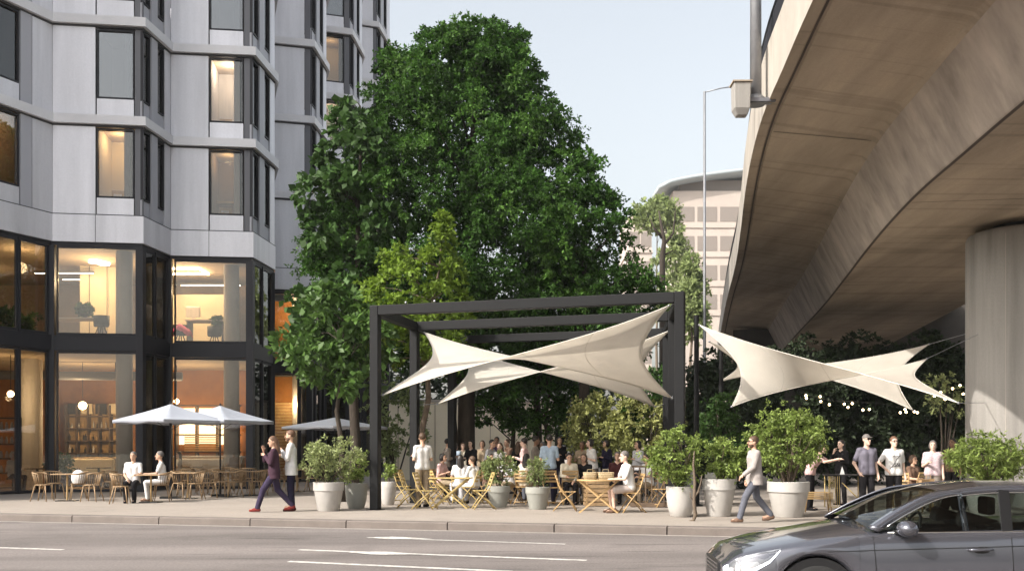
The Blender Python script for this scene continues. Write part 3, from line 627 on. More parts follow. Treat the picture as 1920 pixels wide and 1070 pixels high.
d = 42.0; top = at(1321, 172, d); t = thing('street_lamp', 'slender pale street lamp post with a thin arm reaching towards the overpass', 'street lamp', (top.x, d, 0)); mb = MB()
mb.lathe([(.11, 0), (.11, 1.2), (.07, 1.3), (.05, top.z)], 12); mb.build('pole', 'galv', t, True, angle=40); mb = MB(); e = at(1372, 163, d) - top
mb.tube([(0, 0, top.z - .03), (e.x * .6, 0, top.z + e.z * .7), (e.x, 0, top.z + e.z)], .025, 8); mb.build('arm', 'galv', t, True)
mb = MB(); mb.ell((e.x + .3, 0, top.z + e.z), (.45, .16, .07), 14, 8); mb.build('lamp_head', 'galv', t, True)
# ------------------------------------------------------------------ distant buildings, garden wall
def far_block(px0, px1, ytop, d, label, storeys, m='far_wall', visor=False, rz=0.):
    a, b = at(px0, ytop, d), at(px1, ytop, d); W, H = b.x - a.x, a.z; t = thing('distant_building', label, 'building', (a.x + W / 2, d + 8, 0), rz)
    mb = MB(); mb.box((0, 0, H / 2), (W, 16, H)); mb.build('wall', m, t); h = 3.4 * d / 118; mb2 = MB()
    K = d / 118; n = max(2, int(W / 2.6 / K)); z = H - 2.9 * K; r = 0
    while r < storeys:
        for k in range(n):
            mb = MB(); x = -W / 2 + W * (k + .5) / n; mb.box((x, -8.03, z + .2 * K), (W / n * .86, .1, 1.7 * K)); mb.build('window', 'far_dark', t)
        mb2.box((0, 0, z - 1.25 * K), (W + .5, 16.5, .3 * K)); z -= h; r += 1
    mb2.build('cornice', m, t)
    if visor:
        mb = MB(); mb.grid([[Vector((-W / 2 - 1.8 * K + (W + 5) * i / 12, y, H + .5 + 2.6 * K * (i / 12) ** .55 - (0.25 if y < 0 else 0))) for i in range(13)] for y in (-10.5, 9)]); mb.build('roof', 'far_roof', t, True, solid=.9)
        mb = MB(); mb.box((1, .5, H + 1.0), (W - 1.5, 13, 2. * K)); mb.build('penthouse', 'far_dark', t)
far_block(1262, 1475, 358, 240, 'hazy stone office block with a curved visor roof beyond the trees', 4, visor=True)
far_block(1178, 1222, 405, 200, 'narrow pale tower block just right of the big tree', 6)
mb = MB(); a, b = at(730, 842, 47), at(1040, 842, 47); gw = thing('garden_wall', 'tall cream rendered wall closing the terrace behind the trunks', 'wall', ((a.x + b.x) / 2, 47, 0)); L = b.x - a.x
mb.box((0, 0, 1.8), (L, .3, 3.6)); mb.build('wall', 'wall_back', gw); mb = MB(); mb.box((0, 0, 3.66), (L + .1, .42, .12)); mb.build('coping', 'concrete_light', gw)
mb = MB()
for k in range(9): mb.box((-L / 2 + L * (k + .5) / 9, -.17, 1.8), (.03, .04, 3.55))
mb.build('joint_strip', 'concrete', gw)
# ------------------------------------------------------------------ vegetation
def foliage(name, clusters, size, material, parent, seed, twigs=12, leaves=14, droop=.25, aspect=.5, up=.2, far=1.12):
    rg = np.random.default_rng(seed); V = []
    for c, r in clusters:
        c = np.array(c); r = np.array(r if hasattr(r, '__len__') else (r, r, r))
        k = max(2, int(twigs * rg.uniform(.75, 1.25)))
        dr = rg.normal(size=(k, 3)); dr /= np.linalg.norm(dr, axis=1)[:, None]
        tip = c + dr * r * rg.uniform(.75, far, (k, 1)); st = c + dr * r * .15
        t = rg.uniform(.25, 1, (k, leaves)); t[:, 0] = 1
        p = st[:, None] + (tip - st)[:, None] * t[..., None]; p[..., 2] -= droop * r[2] * t ** 2
        td = (tip - st); td /= np.linalg.norm(td, axis=1)[:, None] + 1e-9
        sd_ = rg.normal(size=(k, leaves, 3)); sd_ -= (sd_ * td[:, None]).sum(-1, keepdims=True) * td[:, None]; sd_ /= np.linalg.norm(sd_, axis=-1, keepdims=True) + 1e-9
        d = td[:, None] * .55 + sd_ * .8 + np.array([0, 0, -droop * .6]) + rg.normal(size=sd_.shape) * .15; d /= np.linalg.norm(d, axis=-1, keepdims=True)
        nn = np.array([0, 0, 1.]) * up * 3 + rg.normal(size=d.shape) * .7; w_ = np.cross(nn, d); w_ /= np.linalg.norm(w_, axis=-1, keepdims=True) + 1e-9
        s = size * rg.uniform(.6, 1.25, (k, leaves, 1)); fold = np.cross(d, w_) * s * .12
        a = p; b = p + d * s * .5 + w_ * s * aspect * .5 + fold; e = p + d * s; g = p + d * s * .5 - w_ * s * aspect * .5 + fold
        V.append(np.stack([a, b, e, g], 2).reshape(-1, 3))
    V = np.concatenate(V); F = np.arange(len(V)).reshape(-1, 4)
    o = raw(name, V, F, material, parent, off=-np.array(parent.location) if parent is not None else None); return o
def crown(cx, cy, rad, n, cr, seed, inner=.5):
    """cluster centres inside a body of revolution; rad = [(z, r), ...] from the bottom up"""
    rg = np.random.default_rng(seed); zs = np.array([a for a, _ in rad]); rs = np.array([b for _, b in rad]); out = []
    wz = np.linspace(zs[0], zs[-1], 200); pr = np.interp(wz, zs, rs) + .25; pr /= pr.sum()
    lob = rg.uniform(0, 6.28, 4)
    for _ in range(n):
        z = rg.choice(wz, p=pr); a = rg.uniform(0, 2 * math.pi); rr = np.interp(z, zs, rs) * (1 + .07 * math.sin(3 * a + z * 1.1 + lob[0]) + .06 * math.sin(5 * a - z * 1.7 + lob[1]))
        q = rr * (inner + (1 - inner) * math.sqrt(rg.uniform())) if rg.uniform() < .8 else rr * rg.uniform(0, .6)
        s = cr * rg.uniform(.6, 1.25); out.append(((cx + q * math.cos(a), cy + q * math.sin(a), z), (s, s, s * .72)))
    return out
def trunk(mb, base, top, r0, r1, seed, bend=.15, n=9):
    rg = random.Random(seed); b, t = Vector(base), Vector(top); pts = []; rs = []
    for i in range(n):
        f = i / (n - 1); k = math.sin(math.pi * f); pts.append(b.lerp(t, f) + Vector((rg.uniform(-1, 1), rg.uniform(-1, 1), 0)) * bend * k); rs.append(r0 * (1 - f) ** .8 + r1 + (r0 * .35 * max(0, 1 - f * 12)))
    mb.tube(pts, rs, 12); return pts
def tree(label, base, top, r0, clusters, leaf, lm, seed, limbs=26, bark='bark', group=None, name='tree', tw=12, lv=14, droop=.25, aspect=.5, low=2.6):
    t = thing(name, label, 'tree', base, 0, group); mb = MB(); L = -Vector(base)
    pts = trunk(mb, (0, 0, 0), Vector(top) + L, r0, r0 * .12, seed)
    rg = random.Random(seed + 1); cl = rg.sample(clusters, min(limbs, len(clusters)))
    for c, _ in cl:
        c = Vector(c) + L; zt = max(low, min(c.z - .25 * math.hypot(c.x, c.y) - .3, pts[-1].z * .95)); f = zt / pts[-1].z; p = pts[min(len(pts) - 1, max(1, round(f * (len(pts) - 1))))]
        m = p.lerp(c, .5) + Vector((rg.uniform(-.2, .2), rg.uniform(-.2, .2), rg.uniform(0, .35))); r = max(.02, r0 * .34 * (1 - f * .6)); mb.tube([p, m, c], [r, r * .6, r * .2], 6, caps=False)
    mb.build('trunk', bark, t, True); foliage('crown', clusters, leaf, lm, t, seed, tw, lv, droop, aspect); return t
def yz(y, d): return CAM_Z - (y - HOR) / FPX * d
TG = 'trees of the terrace grove'
d = 35.; cx = at(868, 0, d).x
big = tree('tallest broad dark green tree rising behind the pergola', (cx, d, 0), (cx + .5, d, yz(90, d)), .30,
     crown(cx, d, [(yz(660, d), 3.6), (yz(600, d), 4.9), (yz(500, d), 5.0), (yz(400, d), 4.4), (yz(300, d), 3.7), (yz(200, d), 3.0), (yz(130, d), 2.45), (yz(90, d), 1.9), (yz(70, d), .9)], 640, .72, 11, .45) + crown(cx + .75, d, [(yz(140, d), 1.9), (yz(90, d), 1.6), (yz(62, d), .9), (yz(44, d), .2)], 44, .5, 17, .4) + crown(cx - 2.2, d - .5, [(yz(330, d), 1.6), (yz(230, d), 1.6), (yz(150, d), .9), (yz(110, d), .2)], 50, .6, 18, .4) + crown(cx + 1.9, d + .2, [(yz(290, d), 1.2), (yz(220, d), 1.3), (yz(150, d), .8), (yz(110, d), .3)], 40, .55, 19, .4), .14, 'leaf_dark', 11, 40, group=TG, tw=19, lv=18)
d = 33.2; cx = at(1100, 0, d).x
tree('layered dark green tree tapering to the right of the grove', (cx, d, 0), (cx, d, yz(350, d)), .2,
     crown(cx, d, [(yz(660, d), 1.6), (yz(600, d), 2.3), (yz(540, d), 2.15), (yz(480, d), 1.75), (yz(400, d), 1.2), (yz(330, d), .6), (yz(290, d), .1)], 150, .52, 12, .45), .15, 'leaf_dark', 12, 20, group=TG, tw=14, lv=14)
d = 32.; cx = at(664, 0, d).x
tree('broad leaved tree with large mid green leaves against the panelled building', (cx, d, 0), (cx + .2, d, yz(200, d)), .16,
     crown(cx, d, [(yz(640, d), 1.6), (yz(560, d), 2.0), (yz(450, d), 1.6), (yz(350, d), 1.35), (yz(250, d), .8), (yz(200, d), .3)], 92, .55, 13, .5), .27, 'leaf_mid', 13, 24, group=TG, tw=8, lv=9, aspect=.75, droop=.4)
d = 29.2; cx = at(782, 0, d).x
tree('small sunlit lime green tree growing through the pergola corner', (cx, d, 0), (cx + .7, d, yz(440, d)), .10,
     crown(cx, d, [(yz(680, d), 1.0), (yz(620, d), 1.5), (yz(540, d), 1.45), (yz(480, d), 1.05)], 76, .40, 14, .5) + crown(cx + .75, d - .2, [(yz(500, d), .5), (yz(440, d), .35), (yz(412, d), .1)], 10, .33, 15, .3), .17, 'leaf_lime', 14, 18, 'bark_light', group=TG, tw=10, lv=11)
d = 27.6; cx = at(642, 0, d).x
tree('young tree with drooping bright leaves beside the front pergola post', (cx, d, 0), (cx, d, yz(600, d)), .085,
     crown(cx - .1, d, [(yz(722, d), .8), (yz(680, d), 1.35), (yz(630, d), 1.5), (yz(580, d), 1.15), (yz(545, d), .4)], 56, .42, 16, .5), .26, 'leaf_lime' if False else mat('leaf_bright', (.085, .16, .035), .5, .3, 1., island=.4, trans=.4, spec=.35), 16, 14, 'bark', group=TG, tw=7, lv=9, aspect=.55, droop=.55)
for px, d, r, lab, top in ((876, 36.5, .2, 'straight dark trunk left of the tallest tree, its crown merging above', 520), (838, 34.6, .19, 'leaning dark trunk at the left of the grove behind the terrace guests', 560), (1010, 36, .15, 'slim dark trunk at the right of the grove behind the standing guests', 560)):
    cx = at(px, 0, d).x; tree(lab, (cx, d, 0), (cx + (.5 if px == 838 else 0), d, yz(top, d)), r, crown(cx + .3, d, [(yz(715, d), 1.0), (yz(660, d), 1.7), (yz(600, d), 1.9), (yz(560, d), 1.0)], 26, .6, px, .5), .2, 'leaf_dark', px, 10, group=TG, tw=13, lv=13)
for px, d, lab, ys in ((960, 38.5, 'low spreading dark tree behind the standing guests', (800, 760, 690, 640)), (1022, 35.0, 'low dark tree with hanging branches over the back tables', (800, 760, 700, 640))):
    cx = at(px, 0, d).x; tree(lab, (cx, d, 0), (cx + .2, d, yz(ys[2], d)), .11, crown(cx, d, [(yz(ys[0], d), .9), (yz(ys[1], d), 1.9), (yz(ys[2], d), 1.8), (yz(ys[3], d), .6)], 52, .5, px, .4), .16, 'leaf_dark', px + 1, 14, group=TG, tw=13, lv=13, low=1.6)
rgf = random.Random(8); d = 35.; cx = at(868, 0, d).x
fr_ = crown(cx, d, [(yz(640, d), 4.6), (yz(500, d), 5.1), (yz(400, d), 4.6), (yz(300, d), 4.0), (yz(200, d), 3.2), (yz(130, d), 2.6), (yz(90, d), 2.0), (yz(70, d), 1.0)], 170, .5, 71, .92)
foliage('leaf_spray', fr_, .14, 'leaf_highlight', big, 72, 11, 12)  # lighter outer leaves stand in for sunlit highlights
def shrub(label, c, r, n, cr, leaf, lm, seed, group=None, name='shrub', tw=10, lv=10, stems=5):
    c = Vector(c); t = thing(name, label, 'shrub', (c.x, c.y, 0), 0, group); rg = np.random.default_rng(seed); cl = []
    for _ in range(n):
        v = rg.normal(size=3); v /= np.linalg.norm(v); q = rg.uniform(.35, 1) ** .5; cl.append(((c.x + v[0] * r[0] * q, c.y + v[1] * r[1] * q, max(.15, c.z + v[2] * r[2] * q)), cr * rg.uniform(.6, 1.2)))
    foliage('foliage', cl, leaf, lm, t, seed, tw, lv); mb = MB(); rr = random.Random(seed)
    for k in range(stems):
        q = rr.choice(cl)[0]; mb.tube([(rr.uniform(-.15, .15), rr.uniform(-.15, .15), 0), ((q[0] - c.x) * .4, (q[1] - c.y) * .4, q[2] * .5), (q[0] - c.x, q[1] - c.y, q[2])], [.04, .03, .01], 6)
    mb.build('stem', 'bark', t); return t
def at3(px, py, d): return tuple(at(px, py, d))
SG = 'shrubs behind the terrace'
shrub('pale olive shrub behind the middle of the terrace tables', at3(1128, 806, 31.5), (1.25, .9, 1.15), 60, .36, .13, 'leaf_olive', 31, SG)
shrub('pale olive shrub nearest the right pergola post', at3(1212, 806, 30.5), (1.1, .8, 1.15), 52, .36, .13, 'leaf_olive', 32, SG)
shrub('small climbing shrub with hanging branches beneath the low sail corner', at3(1215, 745, 31), (.9, .7, .85), 24, .36, .16, 'leaf_mid', 33, SG)
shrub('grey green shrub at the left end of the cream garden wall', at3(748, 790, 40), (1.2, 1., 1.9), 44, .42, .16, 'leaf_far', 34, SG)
DG = 'dark shrubs in the shade under the overpass'
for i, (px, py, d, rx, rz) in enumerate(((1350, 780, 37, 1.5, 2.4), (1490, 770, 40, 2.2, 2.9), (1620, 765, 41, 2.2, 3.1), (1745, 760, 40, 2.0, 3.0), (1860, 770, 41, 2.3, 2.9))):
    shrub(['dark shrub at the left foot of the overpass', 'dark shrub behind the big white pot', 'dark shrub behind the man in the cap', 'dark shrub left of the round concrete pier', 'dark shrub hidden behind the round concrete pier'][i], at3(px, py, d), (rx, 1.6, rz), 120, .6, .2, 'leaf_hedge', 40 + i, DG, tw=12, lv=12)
shrub('sparse sunlit sprays of pale leaves hanging left of the pier', at3(1770, 735, 31), (.65, .5, .6), 12, .3, .13, 'leaf_potpale', 47, None, tw=6, lv=8)
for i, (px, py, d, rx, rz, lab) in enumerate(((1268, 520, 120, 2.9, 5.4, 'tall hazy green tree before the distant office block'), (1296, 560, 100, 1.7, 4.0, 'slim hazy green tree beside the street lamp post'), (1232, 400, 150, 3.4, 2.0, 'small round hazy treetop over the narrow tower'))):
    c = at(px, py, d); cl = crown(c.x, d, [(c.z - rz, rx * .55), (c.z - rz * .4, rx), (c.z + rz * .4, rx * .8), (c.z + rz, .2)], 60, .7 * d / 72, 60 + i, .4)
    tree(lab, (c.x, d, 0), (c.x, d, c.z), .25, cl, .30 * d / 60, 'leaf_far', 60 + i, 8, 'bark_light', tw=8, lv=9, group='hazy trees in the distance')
c = at(1242, 450, 84); t = thing('bare_tree', 'bare forked tree standing in front of the narrow tower block', 'tree', (c.x, 84, 0)); mb = MB(); z0 = at(0, 480, 84).z; z1 = at(0, 395, 84).z
mb.tube([(0, 0, 0), (0, 0, z0), (.15, 0, z0 + 1.2), (-.3, 0, z1)], [.3, .24, .18, .05], 8); mb.tube([(.1, 0, z0 + .9), (.9, 0, z0 + 1.9), (1.1, 0, z1 + .3)], [.14, .1, .03], 6); mb.tube([(.1, 0, z0 + 1.4), (-.7, 0, z0 + 2.3), (-1.0, 0, z1 - .6)], [.13, .09, .03], 6); mb.tube([(0, 0, z0), (.9, 0, z0 + .5)], [.12, .03], 6); mb.build('trunk', 'bark', t, True)
# hedge backdrop that closes the view below the overpass and beside the building
hb = MB()
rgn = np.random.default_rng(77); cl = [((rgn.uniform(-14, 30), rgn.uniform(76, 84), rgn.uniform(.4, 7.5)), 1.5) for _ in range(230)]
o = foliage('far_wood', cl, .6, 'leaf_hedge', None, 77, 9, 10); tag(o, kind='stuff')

# ------------------------------------------------------------------ potted plants
def pot_mesh(t, r, h, kind, m='pot'):
    mb = MB()
    if kind == 'rim': pr = [(r * .66, 0), (r * .7, .02), (r * .93, h * .70), (r * .935, h * .71), (r * .99, h * .712), (r, h * .99), (r * .97, h), (r * .9, h), (r * .88, h * .9), (0, h * .9)]
    else: pr = [(r * .62, 0), (r * .72, .03), (r * .9, h * .35), (r * .99, h * .7), (r, h * .985), (r * .97, h), (r * .9, h), (r * .88, h * .9), (0, h * .9)]
    mb.lathe(pr, 40); mb.build('pot', m, t, True, angle=35); mb = MB(); mb.lathe([(r * .87, h * .905), (r * .4, h * .94), (0, h * .95)], 20); mb.build('soil', 'soil', t, True)
def potted(label, px, py, wpx, hpx, spread, top, seed, leaf=.085, lm='leaf_pot', kind='rim', m='pot', n=40, cr=.17, dx=0, tw=9, lv=11, aspect=.45, grp='white planters along the kerb side'):
    p = gd(px, py); s = FPX / p.y; r = wpx / s / 2; h = hpx / s; t = thing('potted_plant', label, 'potted plant', p, 0, grp); pot_mesh(t, r, h, kind, m)
    rg = np.random.default_rng(seed); zt = CAM_Z + (HOR - top) / s; rx = spread / s / 2; cl = []; st = MB()
    zc = (h * .95 + zt) / 2 + .08; rz = (zt - h) / 2
    for i in range(n):
        v = rg.normal(size=3); v /= np.linalg.norm(v); q = rg.uniform(.2, 1) ** .45; c = np.array([v[0] * rx * q + dx / s, v[1] * rx * .85 * q, zc + v[2] * rz * q]); f = max(0, (zt - c[2]) / (zt - h)); c[:2] *= 1 - .5 * max(0, f - .45)
        cl.append(((p.x + c[0], p.y + c[1], c[2]), cr * rg.uniform(.6, 1.25)))
        if i % 2 == 0: st.tube([(c[0] * .15, c[1] * .15, h * .93), (c[0] * .45, c[1] * .45, h + (c[2] - h) * .5), tuple(c)], [.012, .009, .004], 5)
    foliage('foliage', cl, leaf, lm, t, seed, tw, lv, .2, aspect, far=1.55); st.build('stem', 'bark_light', t); return t
potted('white pot with a ridged rim and pale bushy plant behind the strolling couple', 616, 957, 58, 54, 112, 826, 101, dx=8, leaf=.085, lm='leaf_potpale', n=34, cr=.16)
potted('small grey pot with trailing greenery touching the front left pergola post', 668, 953, 42, 48, 52, 850, 102, kind='plain', m='pot_grey', n=14, cr=.14, leaf=.07)
potted('rounded white pot with a feathery bright green plant right of the pergola', 1276, 968, 54, 57, 108, 806, 103, kind='plain', dx=-14, n=44, cr=.17)
potted('white ridged pot between the feathery plant and the walking man', 1348, 967, 62, 70, 92, 832, 104, n=38, cr=.15, lm='leaf_pot', dx=8)
potted('widest white ridged pot with a tall spreading shrub right of the walking man', 1478, 968, 78, 66, 140, 766, 105, n=95, cr=.20, leaf=.085, lm='leaf_pot')
potted('dark bushy tall planting in a hidden grey pot behind the white ridged pot', 1352, 945, 60, 60, 88, 744, 106, m='pot_grey', n=46, cr=.22, leaf=.1, lm='leaf_mid')
potted('big feathery light green bush in a pot at the foot of the pier', 1856, 970, 92, 66, 150, 818, 107, n=80, cr=.17, leaf=.11, lm='leaf_pot', aspect=.25, grp=None)
potted('low pale pot by the terrace edge just right of the front left post', 728, 946, 30, 44, 30, 874, 108, m='pot', kind='plain', n=6, cr=.1, grp=None)
potted('wispy flowering planter in front of the seated guests in white', 935, 950, 44, 40, 66, 852, 109, m='pot_grey', n=30, cr=.13, leaf=.07, lm='leaf_far', grp='soft grey planters in front of the terrace tables')
potted('wispy grassy grey planter left of the slatted folding chair', 1008, 954, 46, 42, 40, 866, 110, m='pot_grey', n=18, cr=.13, leaf=.075, lm='leaf_far', aspect=.3, grp='soft grey planters in front of the terrace tables')
p = gd(1300, 976); t = thing('twisted_branch', 'bare twisted brown branch standing upright beside the rounded white pot', 'branch', p); s = FPX / p.y; mb = MB()
def bp(px, py): return ((px - 1300) / s, 0, (976 - py) / s)
mb.tube([bp(1292, 977), bp(1300, 975), bp(1304, 965), bp(1301, 940), bp(1303, 905), bp(1300, 870), bp(1302, 845)], [.02, .035, .04, .035, .03, .02, .01], 8)
mb.tube([bp(1302, 930), bp(1309, 922), bp(1314, 905), bp(1316, 890)], [.028, .025, .018, .008], 6); mb.tube([bp(1301, 938), bp(1295, 932), bp(1294, 922)], [.02, .015, .008], 6); mb.build('stem', 'bark_light', t, True)
# ------------------------------------------------------------------ pergola and shade sails
A0 = Vector((-3.216, 23.87, 0)); A1 = Vector((3.61, 21.78, 0)); PV = Vector((.63, 3.05, 0)); PV2 = Vector((.34, 3.1, 0)); HP = 4.80; wd = .215
perg = thing('pergola', 'dark grey square steel pergola of three frames over the terrace', 'pergola', A0.copy())
F = [(A0, A1), (A0 + PV, A1 + PV2), (A0 + PV * 2.1 + Vector((.1, 0, 0)), A1 + PV2 * 2.1)]
ang = math.atan2((A1 - A0).y, (A1 - A0).x)
for a, b in F:
    for p in (a, b):
        mb = MB(); q = p - A0; mb.box((q.x, q.y, HP / 2), (wd, wd, HP), ang); mb.build('post', 'pergola', perg, bevel=.018)
        mb = MB(); mb.box((q.x, q.y, .006), (wd + .12, wd + .12, .012), ang); mb.build('base_plate', 'pergola', perg)
    mb = MB(); t = (b - a).normalized(); mb.bar(a - A0 + t * (wd / 2 + .001) + Vector((0, 0, HP - .118)), b - A0 - t * (wd / 2 + .001) + Vector((0, 0, HP - .118)), wd - .008, .236 - .008); mb.build('beam', 'pergola', perg, bevel=.012)
for i in (0, 1):
    for j in (0, 1):
        a, b = F[i][j] - A0, F[i + 1][j] - A0; t = (b - a).normalized(); mb = MB(); mb.bar(a + t * (wd / 2 + .004) + Vector((0, 0, HP - .12)), b - t * (wd / 2 + .004) + Vector((0, 0, HP - .12)), wd - .014, .215); mb.build('side_beam', 'pergola', perg, bevel=.012)
mb = MB()
for k in (.11, .21): q = A0.lerp(A1, k) - A0; mb.ell((q.x, q.y - .09, HP + .03), .03, 8, 6)
mb.build('bolt', 'galv', perg)
mat('sail_hem', (.62, .59, .53), .85)
def sail(label, c00, c10, c11, c01, cu=.2, cv=.15, cables=(), n=26, sag=.0):
    """c00-c10 is the long front edge, c01-c11 the back one"""
    c = [Vector(p) for p in (c00, c10, c11, c01)]; o0 = sum(c, Vector()) / 4; t = thing('shade_sail', label, 'shade sail', o0, 0, 'cream hypar shade sails'); rows = []
    for j in range(n + 1):
        r = []
        for i in range(n * 2 + 1):
            u, v = i / (2 * n), j / n; u2 = .5 + (u - .5) * (1 - cu * 4 * v * (1 - v)); v2 = .5 + (v - .5) * (1 - cv * 4 * u * (1 - u))
            r.append(c[0] * (1 - u2) * (1 - v2) + c[1] * u2 * (1 - v2) + c[2] * u2 * v2 + c[3] * (1 - u2) * v2 - o0)
        rows.append(r)
    mb = MB(); mb.grid(rows); f = mb.build('fabric', 'sail', t, True, solid=.006); mb = MB()
    for e in (rows[0], rows[-1], [r[0] for r in rows], [r[-1] for r in rows]): mb.tube(e, .011, 6)
    mb.build('hem', 'sail_hem', t, True); mb = MB()
    for i in (n // 2, n, n * 3 // 2): mb.tube([r[i] for r in rows], .007, 4)
    mb.build('seam', 'sail_hem', t, True); mb = MB(); mb2 = MB()
    for p, q in zip(c, cables):
        if q is not None: mb.tube([p - o0, Vector(q) - o0], .008, 6)
        mb2.ell(p - o0, .03, 8, 6)
    if mb.v: mb.build('cable', 'galv', t)
    mb2.build('corner_ring', 'galv', t); return t
def up(p, z): return Vector((p.x, p.y, z))
B0, B1 = F[1]; C0, C1 = F[2]
sail('large front cream shade sail stretched between the pergola posts', at(718, 740, 23.9), at(1254, 573, 21.8), at(1260, 746, 24.7), at(796, 623, 26.8), .2, .16, (up(A0, 2.72), up(A1, 4.6), up(B1, 2.8), up(B0, 4.6)))
sail('rear cream shade sail hanging low beneath the back frame of the pergola', at(820, 757, 27.2), at(1254, 620, 24.9), at(1228, 762, 28.0), at(858, 648, 30.2), .2, .16, (up(B0, 2.6), up(B1, 4.6), up(C1, 2.7), up(C0, 4.5)))
S3 = [at(1311, 609, 25.3), at(1797, 755, 21.6), at(1738, 672, 25.4), at(1372, 762, 24.2)]
sail('wide cream shade sail right of the pergola with its right corner dipping towards the car', S3[0], S3[1], S3[2], S3[3], .22, .16, (None, Vector((11.95, 25.6, 2.6)), Vector((12.0, 25.9, 4.4)), None))
sail('narrow cream shade sail behind the wide one, its upper right corner pulled to the pier', at(1330, 640, 26.0), at(1712, 769, 25.6), at(1742, 645, 28.4), at(1350, 715, 28.8), .22, .2, (None, None, Vector((12.3, 27.2, 4.55)), None))
mp = at(1306, 602, 25.5); t = thing('sail_mast', 'thin dark mast right of the pergola carrying the sail corners', 'mast', (mp.x, mp.y, 0)); mb = MB(); mb.lathe([(.075, 0), (.06, mp.z + .15)], 14); mb.build('pole', 'pergola', t, True, angle=40); mb = MB(); mb.lathe([(.16, .004), (.16, .03), (.08, .05)], 16); mb.build('base', 'pergola', t)
mp = at(1352, 690, 26.6); t = thing('sail_mast', 'second thin dark mast standing behind the tall dark potted planting', 'mast', (mp.x, mp.y, 0)); mb = MB(); mb.lathe([(.07, 0), (.06, mp.z + .5)], 14); mb.build('pole', 'pergola', t, True, angle=40); mb = MB(); mb.lathe([(.16, .004), (.16, .03), (.08, .05)], 16); mb.build('base', 'pergola', t)
# string of bulbs
t = thing('string_lights', 'festoon of small warm bulbs strung in the dark under the sails', 'string lights', at(1600, 745, 30)); mb = MB(); o0 = t.location
pts = [at(1500, 728, 30), at(1512, 738, 30), at(1555, 750, 30), at(1600, 752, 30), at(1650, 756, 30), at(1700, 760, 30), at(1760, 722, 31), at(1815, 700, 31)]; cur = crom(pts, 6); mb.tube([p - o0 for p in cur], .008, 5); mb.build('wire', 'black', t)
rb = random.Random(9)
for px, py in ((1511, 741), (1512, 746), (1538, 743), (1539, 752), (1555, 758), (1583, 757), (1590, 763), (1598, 756), (1618, 768), (1630, 767), (1688, 773), (1697, 767), (1699, 772), (1714, 771), (1720, 773), (1752, 742), (1764, 735), (1772, 748), (1786, 728), (1800, 722), (1806, 738)):
    mb = MB(); p = at(px, py, 30) - o0; mb.ell(p, .034, 10, 6); mb.build('bulb', 'bulb', t, True)

for px, d, z, r, h, lab in PLANTS_IN:
    q = xy(px, d); t = thing('indoor_plant', lab, 'plant', (q.x, d, z), 0, 'plants inside the glazed storeys'); mb = MB(); mb.lathe([(r * .35, 0), (r * .5, h * .3), (r * .45, h * .3), (0, h * .28)], 16); mb.build('pot', 'black', t, True, angle=40); rg = np.random.default_rng(int(px) + 5)
    foliage('foliage', [((q.x + rg.normal() * r * .35, d + rg.normal() * r * .35, z + h * rg.uniform(.45, .95)), r * .45) for _ in range(14)], .16, 'leaf_mid', t, int(px) + 6, 7, 7)
# ------------------------------------------------------------------ cafe furniture
def spindle_chair(label, group):
    t = thing('wooden_chair', label, 'chair', (0, 0, 0), 0, group); mb = MB()
    mb.prism([(.21 * math.cos(a) * (1.04 if math.sin(a) < 0 else .95), .20 * math.sin(a)) for a in np.linspace(0, 2 * math.pi, 21)[:-1]], .435, .465); mb.build('seat', 'wood', t, bevel=.01)
    for x, y, x2, y2 in ((-.16, -.15, -.22, -.21), (.16, -.15, .22, -.21), (-.15, .14, -.22, .24), (.15, .14, .22, .24)):
        mb = MB(); mb.tube([(x, y, .44), (x2, y2, 0)], [.017, .013], 8); mb.build('leg', 'wood', t, True)
    mb = MB(); arc = [(.25 * math.sin(a), .05 + .21 * math.cos(a), .79 - .05 * (abs(a) / 1.9) ** 2) for a in np.linspace(-1.9, 1.9, 17)]
    mb.tube(arc, [.016] + [.02] * 15 + [.016], 8); mb.build('top_rail', 'wood', t, True)
    mb = MB()
    for a in np.linspace(-1.75, 1.75, 13): mb.tube([(.185 * math.sin(a), .02 + .165 * math.cos(a), .46), (.25 * math.sin(a), .05 + .21 * math.cos(a), .79 - .05 * (abs(a) / 1.9) ** 2)], .0085, 6)
    mb.build('spindle_row', 'wood', t, True); return t
CG = 'spindle backed wooden chairs of the street cafe'
chair0 = spindle_chair('left wooden chair at the table by the kerb end of the cafe, turned to the right', CG); used = [0]
def chair(px, py, rz, label):
    p = gd(px, py)
    if not used[0]: used[0] = 1; chair0.location = p; chair0.rotation_euler = (0, 0, R(rz)); chair0['label'] = label; return chair0
    return dup(chair0, p, R(rz), label, CG)
